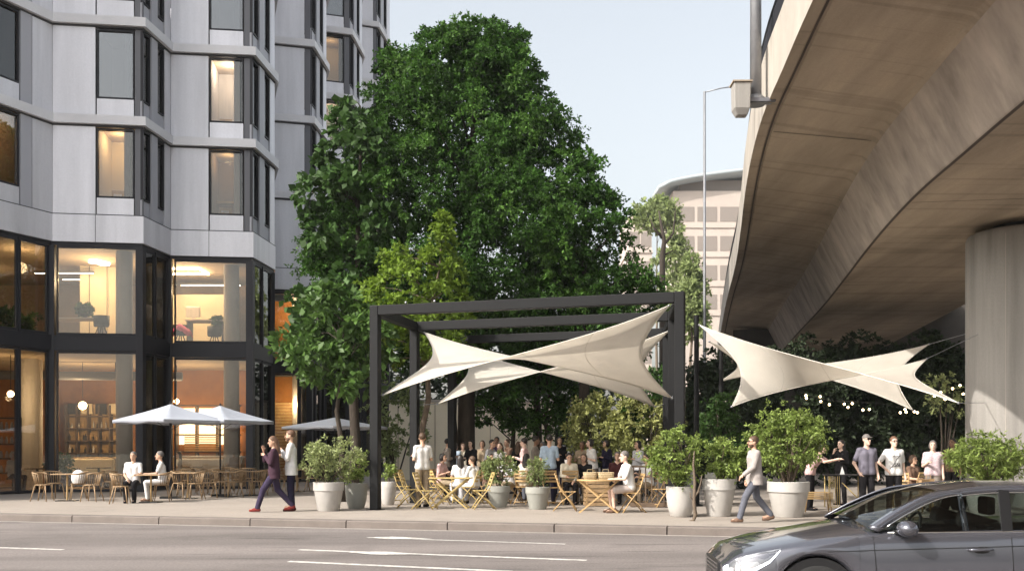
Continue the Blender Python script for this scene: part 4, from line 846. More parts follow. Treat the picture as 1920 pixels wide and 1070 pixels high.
# rz = 0 faces the street
chair(80, 939.0, 88, 'leftmost wooden chair at the far left street table, turned towards it')
chair(101, 934.5, 60, 'wooden chair just behind the leftmost one, pushed under the same table')
chair(147, 936.5, -62, 'wooden chair on the right of the far left street table, carrying a white bag')
chair(172, 939.5, -95, 'rightmost wooden chair of the far left street table')
chair(226, 943.5, 100, 'nearest wooden chair, holding the man in white who faces the street')
chair(303, 939.5, -78, 'wooden chair under the grey haired man sitting in profile')
for i, (px, py, rz) in enumerate(((338, 934, 80), (366, 936, -85), (393, 933, 15), (416, 930, 80), (441, 931, -75), (462, 928, 90), (484, 929, -95), (447, 924, 175), (407, 925, 170), (208, 930, 160), (352, 927, 175), (546, 922, 80), (568, 920, -80), (586, 921, 90), (384, 922, 85), (426, 920, 20), (470, 921, 160), (500, 923, -85), (520, 920, 80), (372, 920, 150))):
    chair(px, py, rz, ['wooden chair left of the first empty table behind the grey haired man', 'wooden chair right of the first empty table behind the grey haired man', 'wooden chair facing the street under the second parasol', 'wooden chair left of the middle empty table in the shade', 'wooden chair right of the middle empty table in the shade',
                           'wooden chair left of the last shaded table before the strolling couple', 'wooden chair right of the last shaded table, nearest the strolling couple', 'wooden chair turned to the building behind the last shaded table', 'wooden chair turned to the building behind the middle shaded table', 'wooden chair turned to the building behind the two left tables',
                           'wooden chair turned to the building behind the first empty table', 'wooden chair left of the table behind the white ridged pot', 'wooden chair right of the table behind the white ridged pot', 'last wooden chair in the deep shade under the third parasol', 'wooden chair deep in the shade behind the second parasol pole, turned right', 'wooden chair facing the street deep in the shade by the column', 'wooden chair turned to the building deep in the shade right of the column', 'wooden chair deep in the shade just left of the strolling woman', 'wooden chair deep in the shade seen between the strolling couple and the entrance', 'wooden chair turned to the building under the second parasol'][i])
def cafe_table(label, group, L=.72, W=.6):
    t = thing('cafe_table', label, 'table', (0, 0, 0), 0, group); mb = MB(); mb.box((0, 0, .74), (L, W, .028)); mb.build('tabletop', 'wood', t, bevel=.008)
    mb = MB(); mb.tube([(0, 0, .02), (0, 0, .726)], .026, 12); mb.build('pedestal', 'wood_tan', t, True, angle=40); mb = MB(); mb.box((0, 0, .014), (.5, .42, .026)); mb.build('base_plate', 'black', t, bevel=.006); return t
TG2 = 'small pedestal tables of the street cafe'; tb0 = None
for px, py, rz, lab in ((126, 938.5, 4, 'pedestal table with a black base at the far left of the street cafe'), (283, 941.5, -3, 'pedestal table between the two seated men in white'), (352, 934, 0, 'first empty pedestal table behind the grey haired man'), (428, 930, 0, 'empty pedestal table in the middle of the shaded chairs'), (473, 928, 0, 'empty pedestal table nearest the strolling couple'), (557, 921, 0, 'empty pedestal table behind the white ridged pot')):
    if tb0 is None: tb0 = cafe_table(lab, TG2); tb0.location = gd(px, py); tb0.rotation_euler = (0, 0, R(rz))
    else: dup(tb0, gd(px, py), R(rz), lab, TG2)
p = gd(147, 936.5); t = thing('tote_bag', 'white cloth bag standing on a wooden chair at the far left table', 'bag', (p.x, p.y, .47)); mb = MB()
mb.grid([[Vector((.19 * math.sin(a) * f, .10 * math.cos(a) * f, z)) for a in np.linspace(0, 2 * math.pi, 17)] for z, f in ((0, .8), (.08, 1.05), (.22, 1.05), (.32, .75), (.37, .3), (.38, 0))]); mb.build('body', 'cloth_white', t, True); mb = MB(); mb.tube([(-.04, 0, .36), (-.03, 0, .43), (.03, 0, .43), (.04, 0, .36)], .01, 6); mb.build('handle', 'wood_dark', t)
def parasol(label, base, apex, rim, r, rz, m='parasol', group='cafe parasols'):
    t = thing('parasol', label, 'parasol', base, R(rz), group); N = 4; rows = []; n = 12
    for i in range(n + 1):
        f = i / n; row = []
        for k in range(49):
            a = 2 * math.pi * k / 48; q = abs(((k / 48 * N) % 1) - .5) * 2          # 1 on a rib, 0 between
            rad = r * f * (math.cos(math.pi / N) / math.cos((a % (2 * math.pi / N)) - math.pi / N)) * (1 - .03 * f * (1 - q))
            row.append(Vector((rad * math.cos(a), rad * math.sin(a), apex - (apex - rim) * (f ** .88) - .05 * f * (1 - q * q) * math.sin(math.pi * min(1, f)))))
        rows.append(row)
    rows.append([Vector((p.x, p.y, p.z - .09 + .02 * math.sin(i * .8))) for i, p in enumerate(rows[-1])])
    mb = MB(); mb.grid(rows); mb.build('canopy', m, t, True, solid=.006, angle=50)
    mb = MB(); mb.tube([(0, 0, .05), (0, 0, apex + .02)], .024, 12); mb.ell((0, 0, apex + .04), .035, 10, 6); mb.build('pole', 'dark_metal', t, True)
    for k in range(N):
        a = 2 * math.pi * k / N; mb = MB(); mb.bar((r * .98 * math.cos(a), r * .98 * math.sin(a), rim - .03), (.03 * math.cos(a), .03 * math.sin(a), apex - .06), .018, .025); mb.bar((0, 0, rim - .28), (r * .5 * math.cos(a), r * .5 * math.sin(a), (apex + rim) / 2 - .02), .014, .018); mb.build('rib', 'dark_metal', t)
    mb = MB(); mb.box((0, 0, .03), (.55, .55, .06)); mb.tube([(0, 0, .05), (0, 0, .35)], .035, 12); mb.build('base', 'black', t); return t
p = gd(320, 933.5); parasol('pale parasol above the two seated men in white', p, at(0, 757, p.y).z, at(0, 788, p.y).z, 1.6, 12)
p = gd(413, 929); parasol('pale parasol overlapping behind the first one to the right', p, at(0, 760, p.y).z, at(0, 789, p.y).z, 1.6, 20)
p = gd(628, 917); parasol('third parasol, its cloth lightened against the shade, above the white ridged pot', p, at(0, 782, p.y).z, at(0, 800, p.y).z, 1.85, 8, 'parasol_lightened')
# ------------------------------------------------------------------ folding furniture on the terrace
def folding_chair(label, m, group):
    t = thing('folding_chair', label, 'chair', (0, 0, 0), 0, group)
    for x in (-.2, .2):
        mb = MB(); mb.tube([(x, -.24, 0), (x, -.1, .22), (x, .14, .52), (x, .2, .70), (x * .97, .26, .86)], .014, 6); mb.build('back_leg_frame', m, t, True)
        mb = MB(); x2 = x * .86; mb.tube([(x2, .30, 0), (x2, .12, .2), (x2, -.17, .43)], .014, 6); mb.build('front_leg_frame', m, t, True)
    mb = MB()
    for k in range(6): mb.box((0, -.19 + k * .066, .445), (.40, .05, .016))
    mb.build('slatted_seat', m, t); mb = MB()
    for z, y in ((.60, .17), (.69, .2), (.78, .23), (.855, .255)): mb.box((0, y, z), (.42, .014, .05))
    mb.build('slatted_back', m, t); mb = MB()
    for a, b in (((-.17, .26, .06), (.17, .26, .06)), ((-.2, -.2, .07), (.2, -.2, .07))): mb.tube([a, b], .011, 6)
    mb.build('cross_bar', m, t); return t
def folding_table(label, m, group, r=None, L=.8, W=.62):
    t = thing('folding_table', label, 'table', (0, 0, 0), 0, group); mb = MB()
    if r: mb.prism([(r * math.cos(a), r * math.sin(a)) for a in np.linspace(0, 2 * math.pi, 33)[:-1]], .715, .745)
    else:
        for k in range(7): mb.box((0, -W / 2 + W * (k + .5) / 7, .73), (L, W / 7 - .008, .026))
    mb.build('tabletop', m, t, bevel=.006); w_ = (r or L / 2) * .86
    for y in (-.22, .22):
        mb = MB(); mb.bar((-w_, y, 0), (w_, y, .715), .034, .02, up=(0, 1, 0)); mb.build('leg', m, t); mb = MB(); mb.bar((w_, y + .024, 0), (-w_, y + .024, .715), .034, .02, up=(0, 1, 0)); mb.build('leg', m, t)
    mb = MB(); mb.tube([(-w_, -.22, .02), (-w_, .22, .02)], .011, 6); mb.tube([(w_, -.2, .02), (w_, .24, .02)], .011, 6); mb.build('stretcher', m, t); return t
YG = 'yellow folding chairs on the terrace'; y0 = None
for px, py, rz, lab in ((768, 951, 90, 'yellow folding chair nearest the front left pergola post, turned right'), (798, 954, 78, 'yellow folding chair left of the yellow folding table, in front'), (822, 945, 120, 'yellow folding chair behind the left end of the yellow table'), (905, 954, -80, 'yellow folding chair right of the yellow table, by the wispy planter'), (884, 944, -110, 'yellow folding chair under the seated guest in white'), (760, 942, 60, 'yellow folding chair leaning at the back left behind the front post'), (862, 942, 180, 'yellow folding chair under the long haired guest in white')):
    if y0 is None: y0 = folding_chair(lab, 'wood_yellow', YG); y0.location = gd(px, py); y0.rotation_euler = (0, 0, R(rz))
    else: dup(y0, gd(px, py), R(rz), lab, YG)
NG = 'tan folding chairs on the terrace'; n0 = None
for px, py, rz, lab in ((1062, 957, 84, 'empty tan slatted folding chair left of the round tan table'), (1184, 960, -84, 'tan folding chair under the man in the white t-shirt'), (1036, 946, 20, 'tan folding chair under the guest in the light blue shirt'), (1068, 944, 180, 'tan folding chair under the guest in the cream blouse'), (1240, 950, -70, 'tall tan chair behind the man in the white t-shirt'), (1690, 955, 150, 'tan folding chair between the man in the cap and the woman in white'), (1722, 952, -160, 'tan folding chair beside the woman in the patterned blouse')):
    if n0 is None: n0 = folding_chair(lab, 'wood_tan', NG); n0.location = gd(px, py); n0.rotation_euler = (0, 0, R(rz))
    else: dup(n0, gd(px, py), R(rz), lab, NG)
ft = folding_table('yellow folding table with crossed legs before the guests in white', 'wood_yellow', None, L=1.0); ft.location = gd(845, 952); ft.rotation_euler = (0, 0, R(-6))
ft = folding_table('round tan folding table with crossed legs carrying two baskets', 'wood_tan', None, r=.5); p0 = gd(1123, 960); ft.location = p0; ft.rotation_euler = (0, 0, R(-8))
ft = folding_table('tan folding table among the standing guests at the back', 'wood_tan', None, L=1.2); ft.location = gd(965, 933)
ft = folding_table('tan folding table before the guest in the dark red top', 'wood_tan', None, L=1.1); ft.location = gd(1128, 940)
def basket(px, dx, label, L=.34):
    t = thing('basket', label, 'basket', (p0.x + dx, p0.y - .02, .747), 0, 'woven baskets on the round table'); rows = []
    for z, f in ((0, .86), (.05, .92), (.1, .97), (.15, 1)): rows.append([Vector((math.copysign(abs(math.cos(a)) ** .5, math.cos(a)) * L / 2 * f, math.copysign(abs(math.sin(a)) ** .5, math.sin(a)) * .12 * f, z)) for a in np.linspace(0, 2 * math.pi, 33)])
    mb = MB(); mb.grid(rows); mb.prism([(q.x, q.y) for q in rows[0][:-1]], 0, .012); mb.build('body', 'basket', t, True, solid=.014, angle=40); mb = MB(); mb.tube(rows[-1], .013, 6)
    for z in (.035, .07, .11): mb.tube([Vector((q.x * 1.02, q.y * 1.04, z)) for q in rows[2]], .008, 5)
    mb.build('rim', 'basket', t, True); mb = MB(); mb.tube([(-.07, 0, .14), (-.06, 0, .22), (.06, 0, .22), (.07, 0, .14)], .008, 6); mb.build('handle', 'basket', t)
basket(0, -.20, 'small woven basket at the left of the round tan table', .3); basket(0, .15, 'larger woven basket at the middle of the round tan table', .36)
p = gd(1118, 948); t = thing('wooden_crate', 'upright wooden crate behind the round tan table', 'crate', p, R(4)); mb = MB()
for x in (-.26, .26):
    for y in (-.2, .2): mb = MB(); mb.box((x, y, .33), (.05, .05, .66)); mb.build('post', 'wood_tan', t)
mb = MB()
for k in range(6): z = .06 + k * .11; mb.box((0, -.235, z), (.56, .016, .085)); mb.box((0, .235, z), (.56, .016, .085)); mb.box((-.294, 0, z), (.016, .44, .085)); mb.box((.294, 0, z), (.016, .44, .085))
mb.build('slat', 'wood', t)
p = gd(1222, 950); t = thing('terrace_screen', 'dark low timber rail screen behind the man in the white t-shirt', 'screen', p, R(-10)); mb = MB()
for k in range(7): mb.box((-.45 + k * .15, 0, .5), (.03, .03, .96))
mb.build('baluster', 'wood_dark', t); mb = MB(); mb.box((0, 0, 1.0), (1.05, .06, .05)); mb.build('rail', 'wood_dark', t); mb = MB(); mb.box((0, 0, .06), (1.05, .2, .1)); mb.build('plinth', 'wood_dark', t)
# right hand group: brass table, bench, bags
p = gd(1582, 951); t = thing('brass_table', 'dark topped high table with slim brass legs behind the man in the cap', 'table', p, R(-6)); mb = MB(); mb.box((0, 0, .80), (.86, .6, .03)); mb.build('tabletop', 'black', t, bevel=.005)
for x in (-.4, .4):
    for y in (-.26, .26): mb = MB(); mb.tube([(x, y, 0), (x, y, .785)], .014, 8); mb.build('leg', 'wood_yellow', t, True)
mb = MB()
for k in range(5): mb.tube([(-.36 + k * .05, -.27, .03), (-.36 + k * .05, -.27, .78)], .008, 6)
mb.tube([(-.1, -.27, .62), (.36, -.27, .16)], .013, 6); mb.tube([(-.4, -.27, .03), (.4, -.27, .03)], .01, 6); mb.build('brace', 'wood_yellow', t, True)
p = gd(1532, 959); t = thing('slatted_bench', 'low tan slatted bench right of the widest white pot', 'bench', p, R(-4)); mb = MB()
for k in range(5): mb.box((0, -.14 + k * .07, .44), (.62, .055, .02))
for k in range(3): mb.box((0, -.17, .40 - k * .045), (.62, .014, .03))
mb.build('seat', 'wood_tan', t)
for x in (-.27, .27):
    for y in (-.14, .14): mb = MB(); mb.tube([(x * .9, y, .43), (x * 1.08, y, 0)], .015, 6); mb.build('leg', 'wood_tan', t, True)
p = gd(1593, 951); t = thing('napkin_holder', 'folded white napkin standing on the brass legged table', 'napkin', (gd(1578, 951).x, p.y - .05, .815)); mb = MB(); mb.add([(-.06, 0, 0), (.06, 0, 0), (.03, .05, 0), (0, .01, .2), (-.03, .06, 0)], [(0, 1, 3), (1, 2, 3), (2, 4, 3), (4, 0, 3), (0, 4, 2, 1)]); mb.build('fold', 'cloth_white', t)
p = gd(1737, 960); t = thing('paper_bag', 'brown paper carrier bag between the two women on the right', 'bag', (p.x, p.y, .40), R(10)); mb = MB()
mb.add([(-.13, -.07, 0), (.13, -.07, 0), (.13, .07, 0), (-.13, .07, 0), (-.15, -.08, .34), (.15, -.08, .36), (.15, .08, .35), (-.15, .08, .33)], [(3, 2, 1, 0), (0, 1, 5, 4), (1, 2, 6, 5), (2, 3, 7, 6), (3, 0, 4, 7)]); mb.build('body', 'paper', t, solid=.004); mb = MB(); mb.tube([(-.06, -.08, .35), (-.05, -.08, .45), (.05, -.08, .45), (.06, -.08, .35)], .007, 6); mb.build('handle', 'paper', t)
p = gd(1737, 957); t = thing('wooden_stool', 'low wooden stool carrying the brown paper bag', 'stool', (p.x, p.y, 0)); t.location = gd(1737, 960); mb = MB(); mb.lathe([(.19, .36), (.2, .38), (.19, .398)], 20); mb.build('seat', 'wood_tan', t, True)
for k in range(4): a = k * math.pi / 2 + .7; mb = MB(); mb.tube([(.12 * math.cos(a), .12 * math.sin(a), .37), (.19 * math.cos(a), .19 * math.sin(a), 0)], .016, 6); mb.build('leg', 'wood_tan', t, True)
# ------------------------------------------------------------------ the car
CX, CY = 2.11, 10.62; CT = (Vector((CX + 2.4, CY - .2, 0)) - KA).dot(KN); CZ = road_z(CT)
car = thing('parked_car', 'dark grey saloon car in the right foreground on the road, its bonnet pointing left', 'car', (CX, CY, CZ), R(-3)); car.name = 'saloon_car'
LN = 4.9; FW, RW, WR = .86, 3.78, .335
def itp(x, t): return float(np.interp(x, [a for a, _ in t], [b for _, b in t]))
def smooth_itp(x, t, k=.06): return sum(itp(x + d, t) for d in (-k, -k / 2, 0, k / 2, k)) / 5
TW = [(0, .60), (.05, .70), (.15, .79), (.35, .86), (.7, .905), (1.1, .925), (2.5, .935), (3.8, .92), (4.4, .87), (4.75, .80), (4.9, .66)]
TT = [(0, .60), (.04, .68), (.12, .755), (.35, .83), (.7, .905), (1.1, .975), (1.42, 1.03), (1.6, 1.03), (3.9, 1.06), (4.2, 1.09), (4.7, 1.05), (4.86, .98), (4.9, .85)]
TS = [(0, .56), (.05, .64), (.12, .70), (.35, .76), (.7, .83), (1.1, .885), (1.42, .93), (2.5, .96), (3.9, .98), (4.5, .97), (4.85, .90), (4.9, .8)]
def zlow(x):
    z = itp(x, [(0, .42), (.06, .30), (.2, .22), (.5, .20), (4.5, .22), (4.8, .34), (4.9, .5)]); ra = WR + .055
    for c in (FW, RW):
        if abs(x - c) < ra: z = max(z, WR + math.sqrt(ra * ra - (x - c) ** 2))
    return z
xs = sorted(set([0, .02, .05, .1] + [round(v, 3) for v in np.arange(.15, 4.85, .05)] + [4.85, 4.9] + [round(c + s * (WR + .055) * q, 4) for c in (FW, RW) for s in (-1, 1) for q in (1, .995, .97, .92, .85, .7, .5)]))
rows = []
for x in xs:
    w_ = smooth_itp(x, TW); zt = smooth_itp(x, TT); zs = smooth_itp(x, TS); zl = zlow(x); h = []
    for f, yy in ((0, .93), (.12, .975), (.35, 1.0), (.62, 1.0), (.82, .985), (.94, .975), (1.0, .955)): h.append((yy * w_, zl + (zs - zl) * f))
    h += [(w_ * .925, zs + (zt - zs) * .20), (w_ * .86, zs + (zt - zs) * .42), (w_ * .62, zs + (zt - zs) * .74), (w_ * .3, zs + (zt - zs) * .95), (0, zt)]
    rows.append([Vector((x, -y, z)) for y, z in h] + [Vector((x, y, z)) for y, z in h[-2::-1]])
mb = MB(); mb.grid(rows)
for r in (rows[0], rows[-1]): mb.add(r, [tuple(range(len(r)))])
mb.build('body', 'car_paint', car, True, angle=38)
mb = MB(); mb.box((2.45, 0, .34), (4.5, 1.62, .26)); 
mb.build('underbody', 'car_black', car)
for c in (FW, RW):
    for s in (-1, 1):
        mb = MB(); mb.lathe([(WR + .045, -.0), (WR + .045, .30), (0, .30)], 32); o = mb.build('wheel_arch', 'car_black', car, True, angle=30); o.rotation_euler = (R(-90) if s < 0 else R(90), 0, 0); o.location = (c, s * .90, WR)
        wh = thing('wheel', None, None, (c, s * .79, WR)); wh.parent = car; wh.rotation_euler = (R(90) if s < 0 else R(-90), 0, 0)
        mb = MB(); mb.lathe([(.225, -.11), (.30, -.115), (.33, -.09), (WR, -.05), (WR, .05), (.33, .09), (.30, .115), (.225, .11)], 48); mb.build('tyre', 'tyre', wh, True)
        mb = MB(); mb.lathe([(.23, -.1), (.235, .1), (.215, .11), (.20, .07), (.19, -.08)], 40)
        for k in range(10): a = 2 * math.pi * k / 10; mb.bar((.04 * math.cos(a), .04 * math.sin(a), .085), (.215 * math.cos(a), .215 * math.sin(a), .092), .03, .02)
        mb.lathe([(.06, .06), (.055, .1), (0, .105)], 20); mb.build('rim', 'rim', wh, True, angle=35); mb = MB(); mb.lathe([(.16, .02), (.16, .03), (0, .03)], 24); mb.build('brake_disc', 'mid_metal', wh)
# greenhouse: side line of the window opening (x, y, z) on the near side
RAIL = [(1.36, .865, .975), (1.62, .80, 1.13), (1.95, .725, 1.28), (2.25, .675, 1.335), (2.6, .65, 1.368), (3.0, .645, 1.368), (3.4, .66, 1.33), (3.8, .70, 1.27), (4.15, .755, 1.14), (4.35, .80, 1.06)]
RC = crom(RAIL, 6)
ROOFZ = [(1.36, 1.04), (1.62, 1.14), (1.95, 1.285), (2.25, 1.37), (2.6, 1.41), (3.0, 1.41), (3.4, 1.37), (3.8, 1.31), (4.15, 1.18), (4.35, 1.10)]
def across(p, n=13): return [Vector((p.x + (0.0 if 2.3 < p.x < 3.3 else (-.05 if p.x < 2.3 else .06)) * (1 - (k / (n // 2) - 1) ** 2), p.y * (k / (n // 2) - 1), p.z + (smooth_itp(p.x, ROOFZ) - p.z + .02) * (1 - abs(k / (n // 2) - 1) ** 2.4))) for k in range(n)]
i0 = max(i for i, p in enumerate(RC) if p.x <= 2.16); i1 = min(i for i, p in enumerate(RC) if p.x >= 3.42)
mb = MB(); mb.grid([across(p) for p in RC[i0:i1 + 1]]); mb.build('roof', 'car_paint', car, True)
mb = MB(); mb.grid([across(p) for p in RC[:i0 + 1]]); mb.build('windscreen', 'car_glass', car, True)
mb = MB(); mb.grid([across(p) for p in RC[i1:]]); mb.build('rear_window', 'car_glass', car, True)
for s in (-1, 1):
    sd_ = [Vector((p.x, s * p.y, p.z)) for p in RC]
    mb = MB(); prev = None
    for p in sd_: pass
    inn = [Vector((p.x, p.y - s * .055, p.z + .03)) for p in sd_]; low = [Vector((p.x + (.075 if p.x < 2.2 else 0), p.y + s * .012, p.z - (.012 if p.x < 2.2 else .035))) for p in sd_]
    mb.grid([inn, [p + Vector((0, s * .006, .016)) for p in sd_], low]); mb.build('roof_rail', 'car_paint', car, True, solid=.02)
    mb = MB(); mb.tube([p + Vector((0, s * .006, -.004)) for p in low[2:-2]], .0085, 6); b0, b1 = low[2], low[-3]; belt = [Vector((b0.x + (b1.x - b0.x) * k / 12, s * (.875 - .0 * k), .955 + .03 * k / 12)) for k in range(13)]; mb.tube(belt, .010, 6); mb.build('window_trim', 'chrome', car, True)
    top = low[2:-2]; mb = MB(); mb.grid([[Vector((p.x, p.y, p.z - .002)) for p in top], [Vector((p.x, s * .862, .945 + .01 * (p.x - 1.4))) for p in top]]); mb.build('side_window', 'car_glass', car, True)
    for x, wd_ in ((2.66, .10), (3.62, .09)):
        tz = itp(x, [(p.x, p.z) for p in sd_]); ty = itp(x, [(p.x, abs(p.y)) for p in sd_]); mb = MB(); mb.bar((x - .02, s * .868, .95), (x + .03, s * (ty + .012), tz - .02), wd_, .02, up=(0, 1, 0)); mb.build('pillar', 'car_black', car)
    mb = MB()                                                       # door shut lines and crease
    def side_y(x, z):
        w_ = smooth_itp(x, TW); zl, zs = zlow(x), smooth_itp(x, TS); f = (z - zl) / (zs - zl); return w_ * itp(f, [(0, .93), (.12, .975), (.35, 1), (.62, 1), (.82, .985), (.94, .975), (1, .955)])
    for xa, xb in ((1.42, 1.38), (2.68, 2.66), (3.55, 3.62)): mb.tube([Vector((xa + (xb - xa) * k / 8, s * (side_y(xa, .26 + .66 * k / 8) + .0005), .26 + .66 * k / 8)) for k in range(9)], .0045, 5)
    mb.tube([Vector((x, s * (side_y(x, z) + .0005), z)) for x, z in [(.95 + .2 * k, .775 + .0035 * k * 2) for k in range(18)]], .004, 5); mb.build('shut_line', 'car_black', car)
    mb = MB(); mb.ell((1.66, s * 1.02, 1.005), (.10, .115, .078), 20, 12); mb.build('mirror', 'car_paint', car, True); mb = MB(); mb.bar((1.62, s * .86, .965), (1.64, s * .96, .975), .09, .035); mb.build('mirror_arm', 'car_black', car)
    for x in (2.36, 3.34):
        mb = MB(); y = side_y(x, .80); mb.tube([(x - .11, s * (y + .004), .80), (x - .08, s * (y + .035), .803), (x + .08, s * (y + .036), .806), (x + .12, s * (y + .004), .806)], [.011, .015, .015, .011], 8); mb.build('door_handle', 'car_paint', car, True); mb = MB(); mb.ell((x + .02, s * (y + .001), .797), (.08, .006, .035), 14, 8); mb.build('handle_recess', 'car_black', car, True)
    def nose_pt(x, f):                                               # a point on the body skin
        w_ = smooth_itp(x, TW); zl, zs = zlow(x), smooth_itp(x, TS); return Vector((x, s * w_ * itp(f, [(0, .93), (.35, 1), (.62, 1), (.82, .985), (1, .955)]), zl + (zs - zl) * f))
    lens = []; core_ = []
    for x, fa, fb in ((.012, .72, .96), (.05, .66, .97), (.12, .63, .985), (.2, .645, .99), (.3, .70, .995), (.42, .80, .998), (.52, .93, .999)):
        lens.append([nose_pt(x, fa + (fb - fa) * k / 4) + Vector((-.004, s * .005, .003)) for k in range(5)])
    mb = MB(); mb.grid(lens); mb.build('headlight', 'lens', car, True); mb = MB(); mb.grid([[p + Vector((.003, -s * .003, -.002)) for p in r] for r in lens]); hb_ = mb.build('headlight_housing', mat('lamp_housing', (.45, .46, .48), .3, metal=.4) if 'lamp_housing' not in M else 'lamp_housing', car, True)
    mb = MB(); mb.grid([[p + Vector((-.002, s * .002, 0)) for p in (r[0], r[0].lerp(r[-1], .16))] for r in lens]); mb.grid([[p + Vector((-.002, s * .002, 0)) for p in (r[1], r[4])] for r in lens[:2]]); mb.build('daytime_lamp', 'headlamp', car, True)
    mb = MB(); mb.box((4.84, s * .6, .86), (.06, .36, .14)); mb.build('tail_lamp', emit('tail_red', (.35, .01, .01), .2) if 'tail_red' not in M else 'tail_red', car, bevel=.02)
mb = MB(); mb.box((-.002, 0, .50), (.03, .82, .26)); mb.build('grille', 'car_black', car, bevel=.02); mb = MB()
for k in range(6): mb.box((-.02, 0, .40 + k * .04), (.01, .78, .008))
mb.build('grille_bar', 'chrome', car)
for x in (2.2, 3.2):
    for y in (-.36, .36):
        mb = MB(); mb.box((x, y, .55), (.5, .5, .2)); mb.bar((x + .26, y, .55), (x + .42, y, 1.08), .48, .13, up=(0, 1, 0)); mb.box((x + .45, y, 1.19), (.09, .26, .18)); mb.build('car_seat', 'seat_cloth', car, bevel=.03)
mb = MB(); mb.box((1.55, 0, .86), (.5, 1.5, .16)); mb.build('dashboard', 'seat_cloth', car, bevel=.04); mb = MB(); mb.tube([(1.92 + .06 * math.sin(a), -.36 + .18 * math.cos(a), .95 + .17 * math.sin(a)) for a in np.linspace(0, 2 * math.pi, 21)], .014, 6); mb.build('steering_wheel', 'car_black', car, True)
# ------------------------------------------------------------------ people (bodies grown as one skin from a distance field)
def surface_nets(f, org, h):
    s = f < 0; nx, ny, nz = f.shape
    c = [f[i:nx - 1 + i, j:ny - 1 + j, k:nz - 1 + k] for i in (0, 1) for j in (0, 1) for k in (0, 1)]
    sg = np.stack([a < 0 for a in c]); cell = sg.any(0) & ~sg.all(0); idx = -np.ones(cell.shape, np.int64); I = np.argwhere(cell); idx[cell] = np.arange(len(I))
    acc = np.zeros((len(I), 3)); cnt = np.zeros(len(I)); cor = [(i, j, k) for i in (0, 1) for j in (0, 1) for k in (0, 1)]; vals = [a[cell] for a in c]
    for a in range(8):
        for b in range(a + 1, 8):
            if sum(abs(p - q) for p, q in zip(cor[a], cor[b])) != 1: continue
            m = (vals[a] < 0) != (vals[b] < 0); t = np.where(m, vals[a] / np.where(m, vals[a] - vals[b], 1), 0)
            acc += m[:, None] * (np.array(cor[a]) + t[:, None] * (np.array(cor[b]) - np.array(cor[a]))); cnt += m
    V = (I + acc / cnt[:, None]) * h + org; Fs = []
    for ax in range(3):
        o = [slice(None)] * 3; o2 = [slice(None)] * 3; o[ax] = slice(0, -1); o2[ax] = slice(1, None)
        a, b = s[tuple(o)], s[tuple(o2)]; e = np.argwhere(a != b); d1, d2 = [(1, 2), (2, 0), (0, 1)][ax]
        e = e[(e[:, d1] > 0) & (e[:, d2] > 0) & (e[:, d1] < f.shape[d1] - 1) & (e[:, d2] < f.shape[d2] - 1)]
        q = []
        for p1, p2 in ((0, 0), (1, 0), (1, 1), (0, 1)):
            g = e.copy(); g[:, d1] -= p1; g[:, d2] -= p2; q.append(idx[g[:, 0], g[:, 1], g[:, 2]])
        q = np.stack(q, 1); fl = a[e[:, 0], e[:, 1], e[:, 2]]; q[~fl] = q[~fl][:, ::-1]; Fs.append(q[:, ::-1] if False else q)
    return V, np.concatenate(Fs)
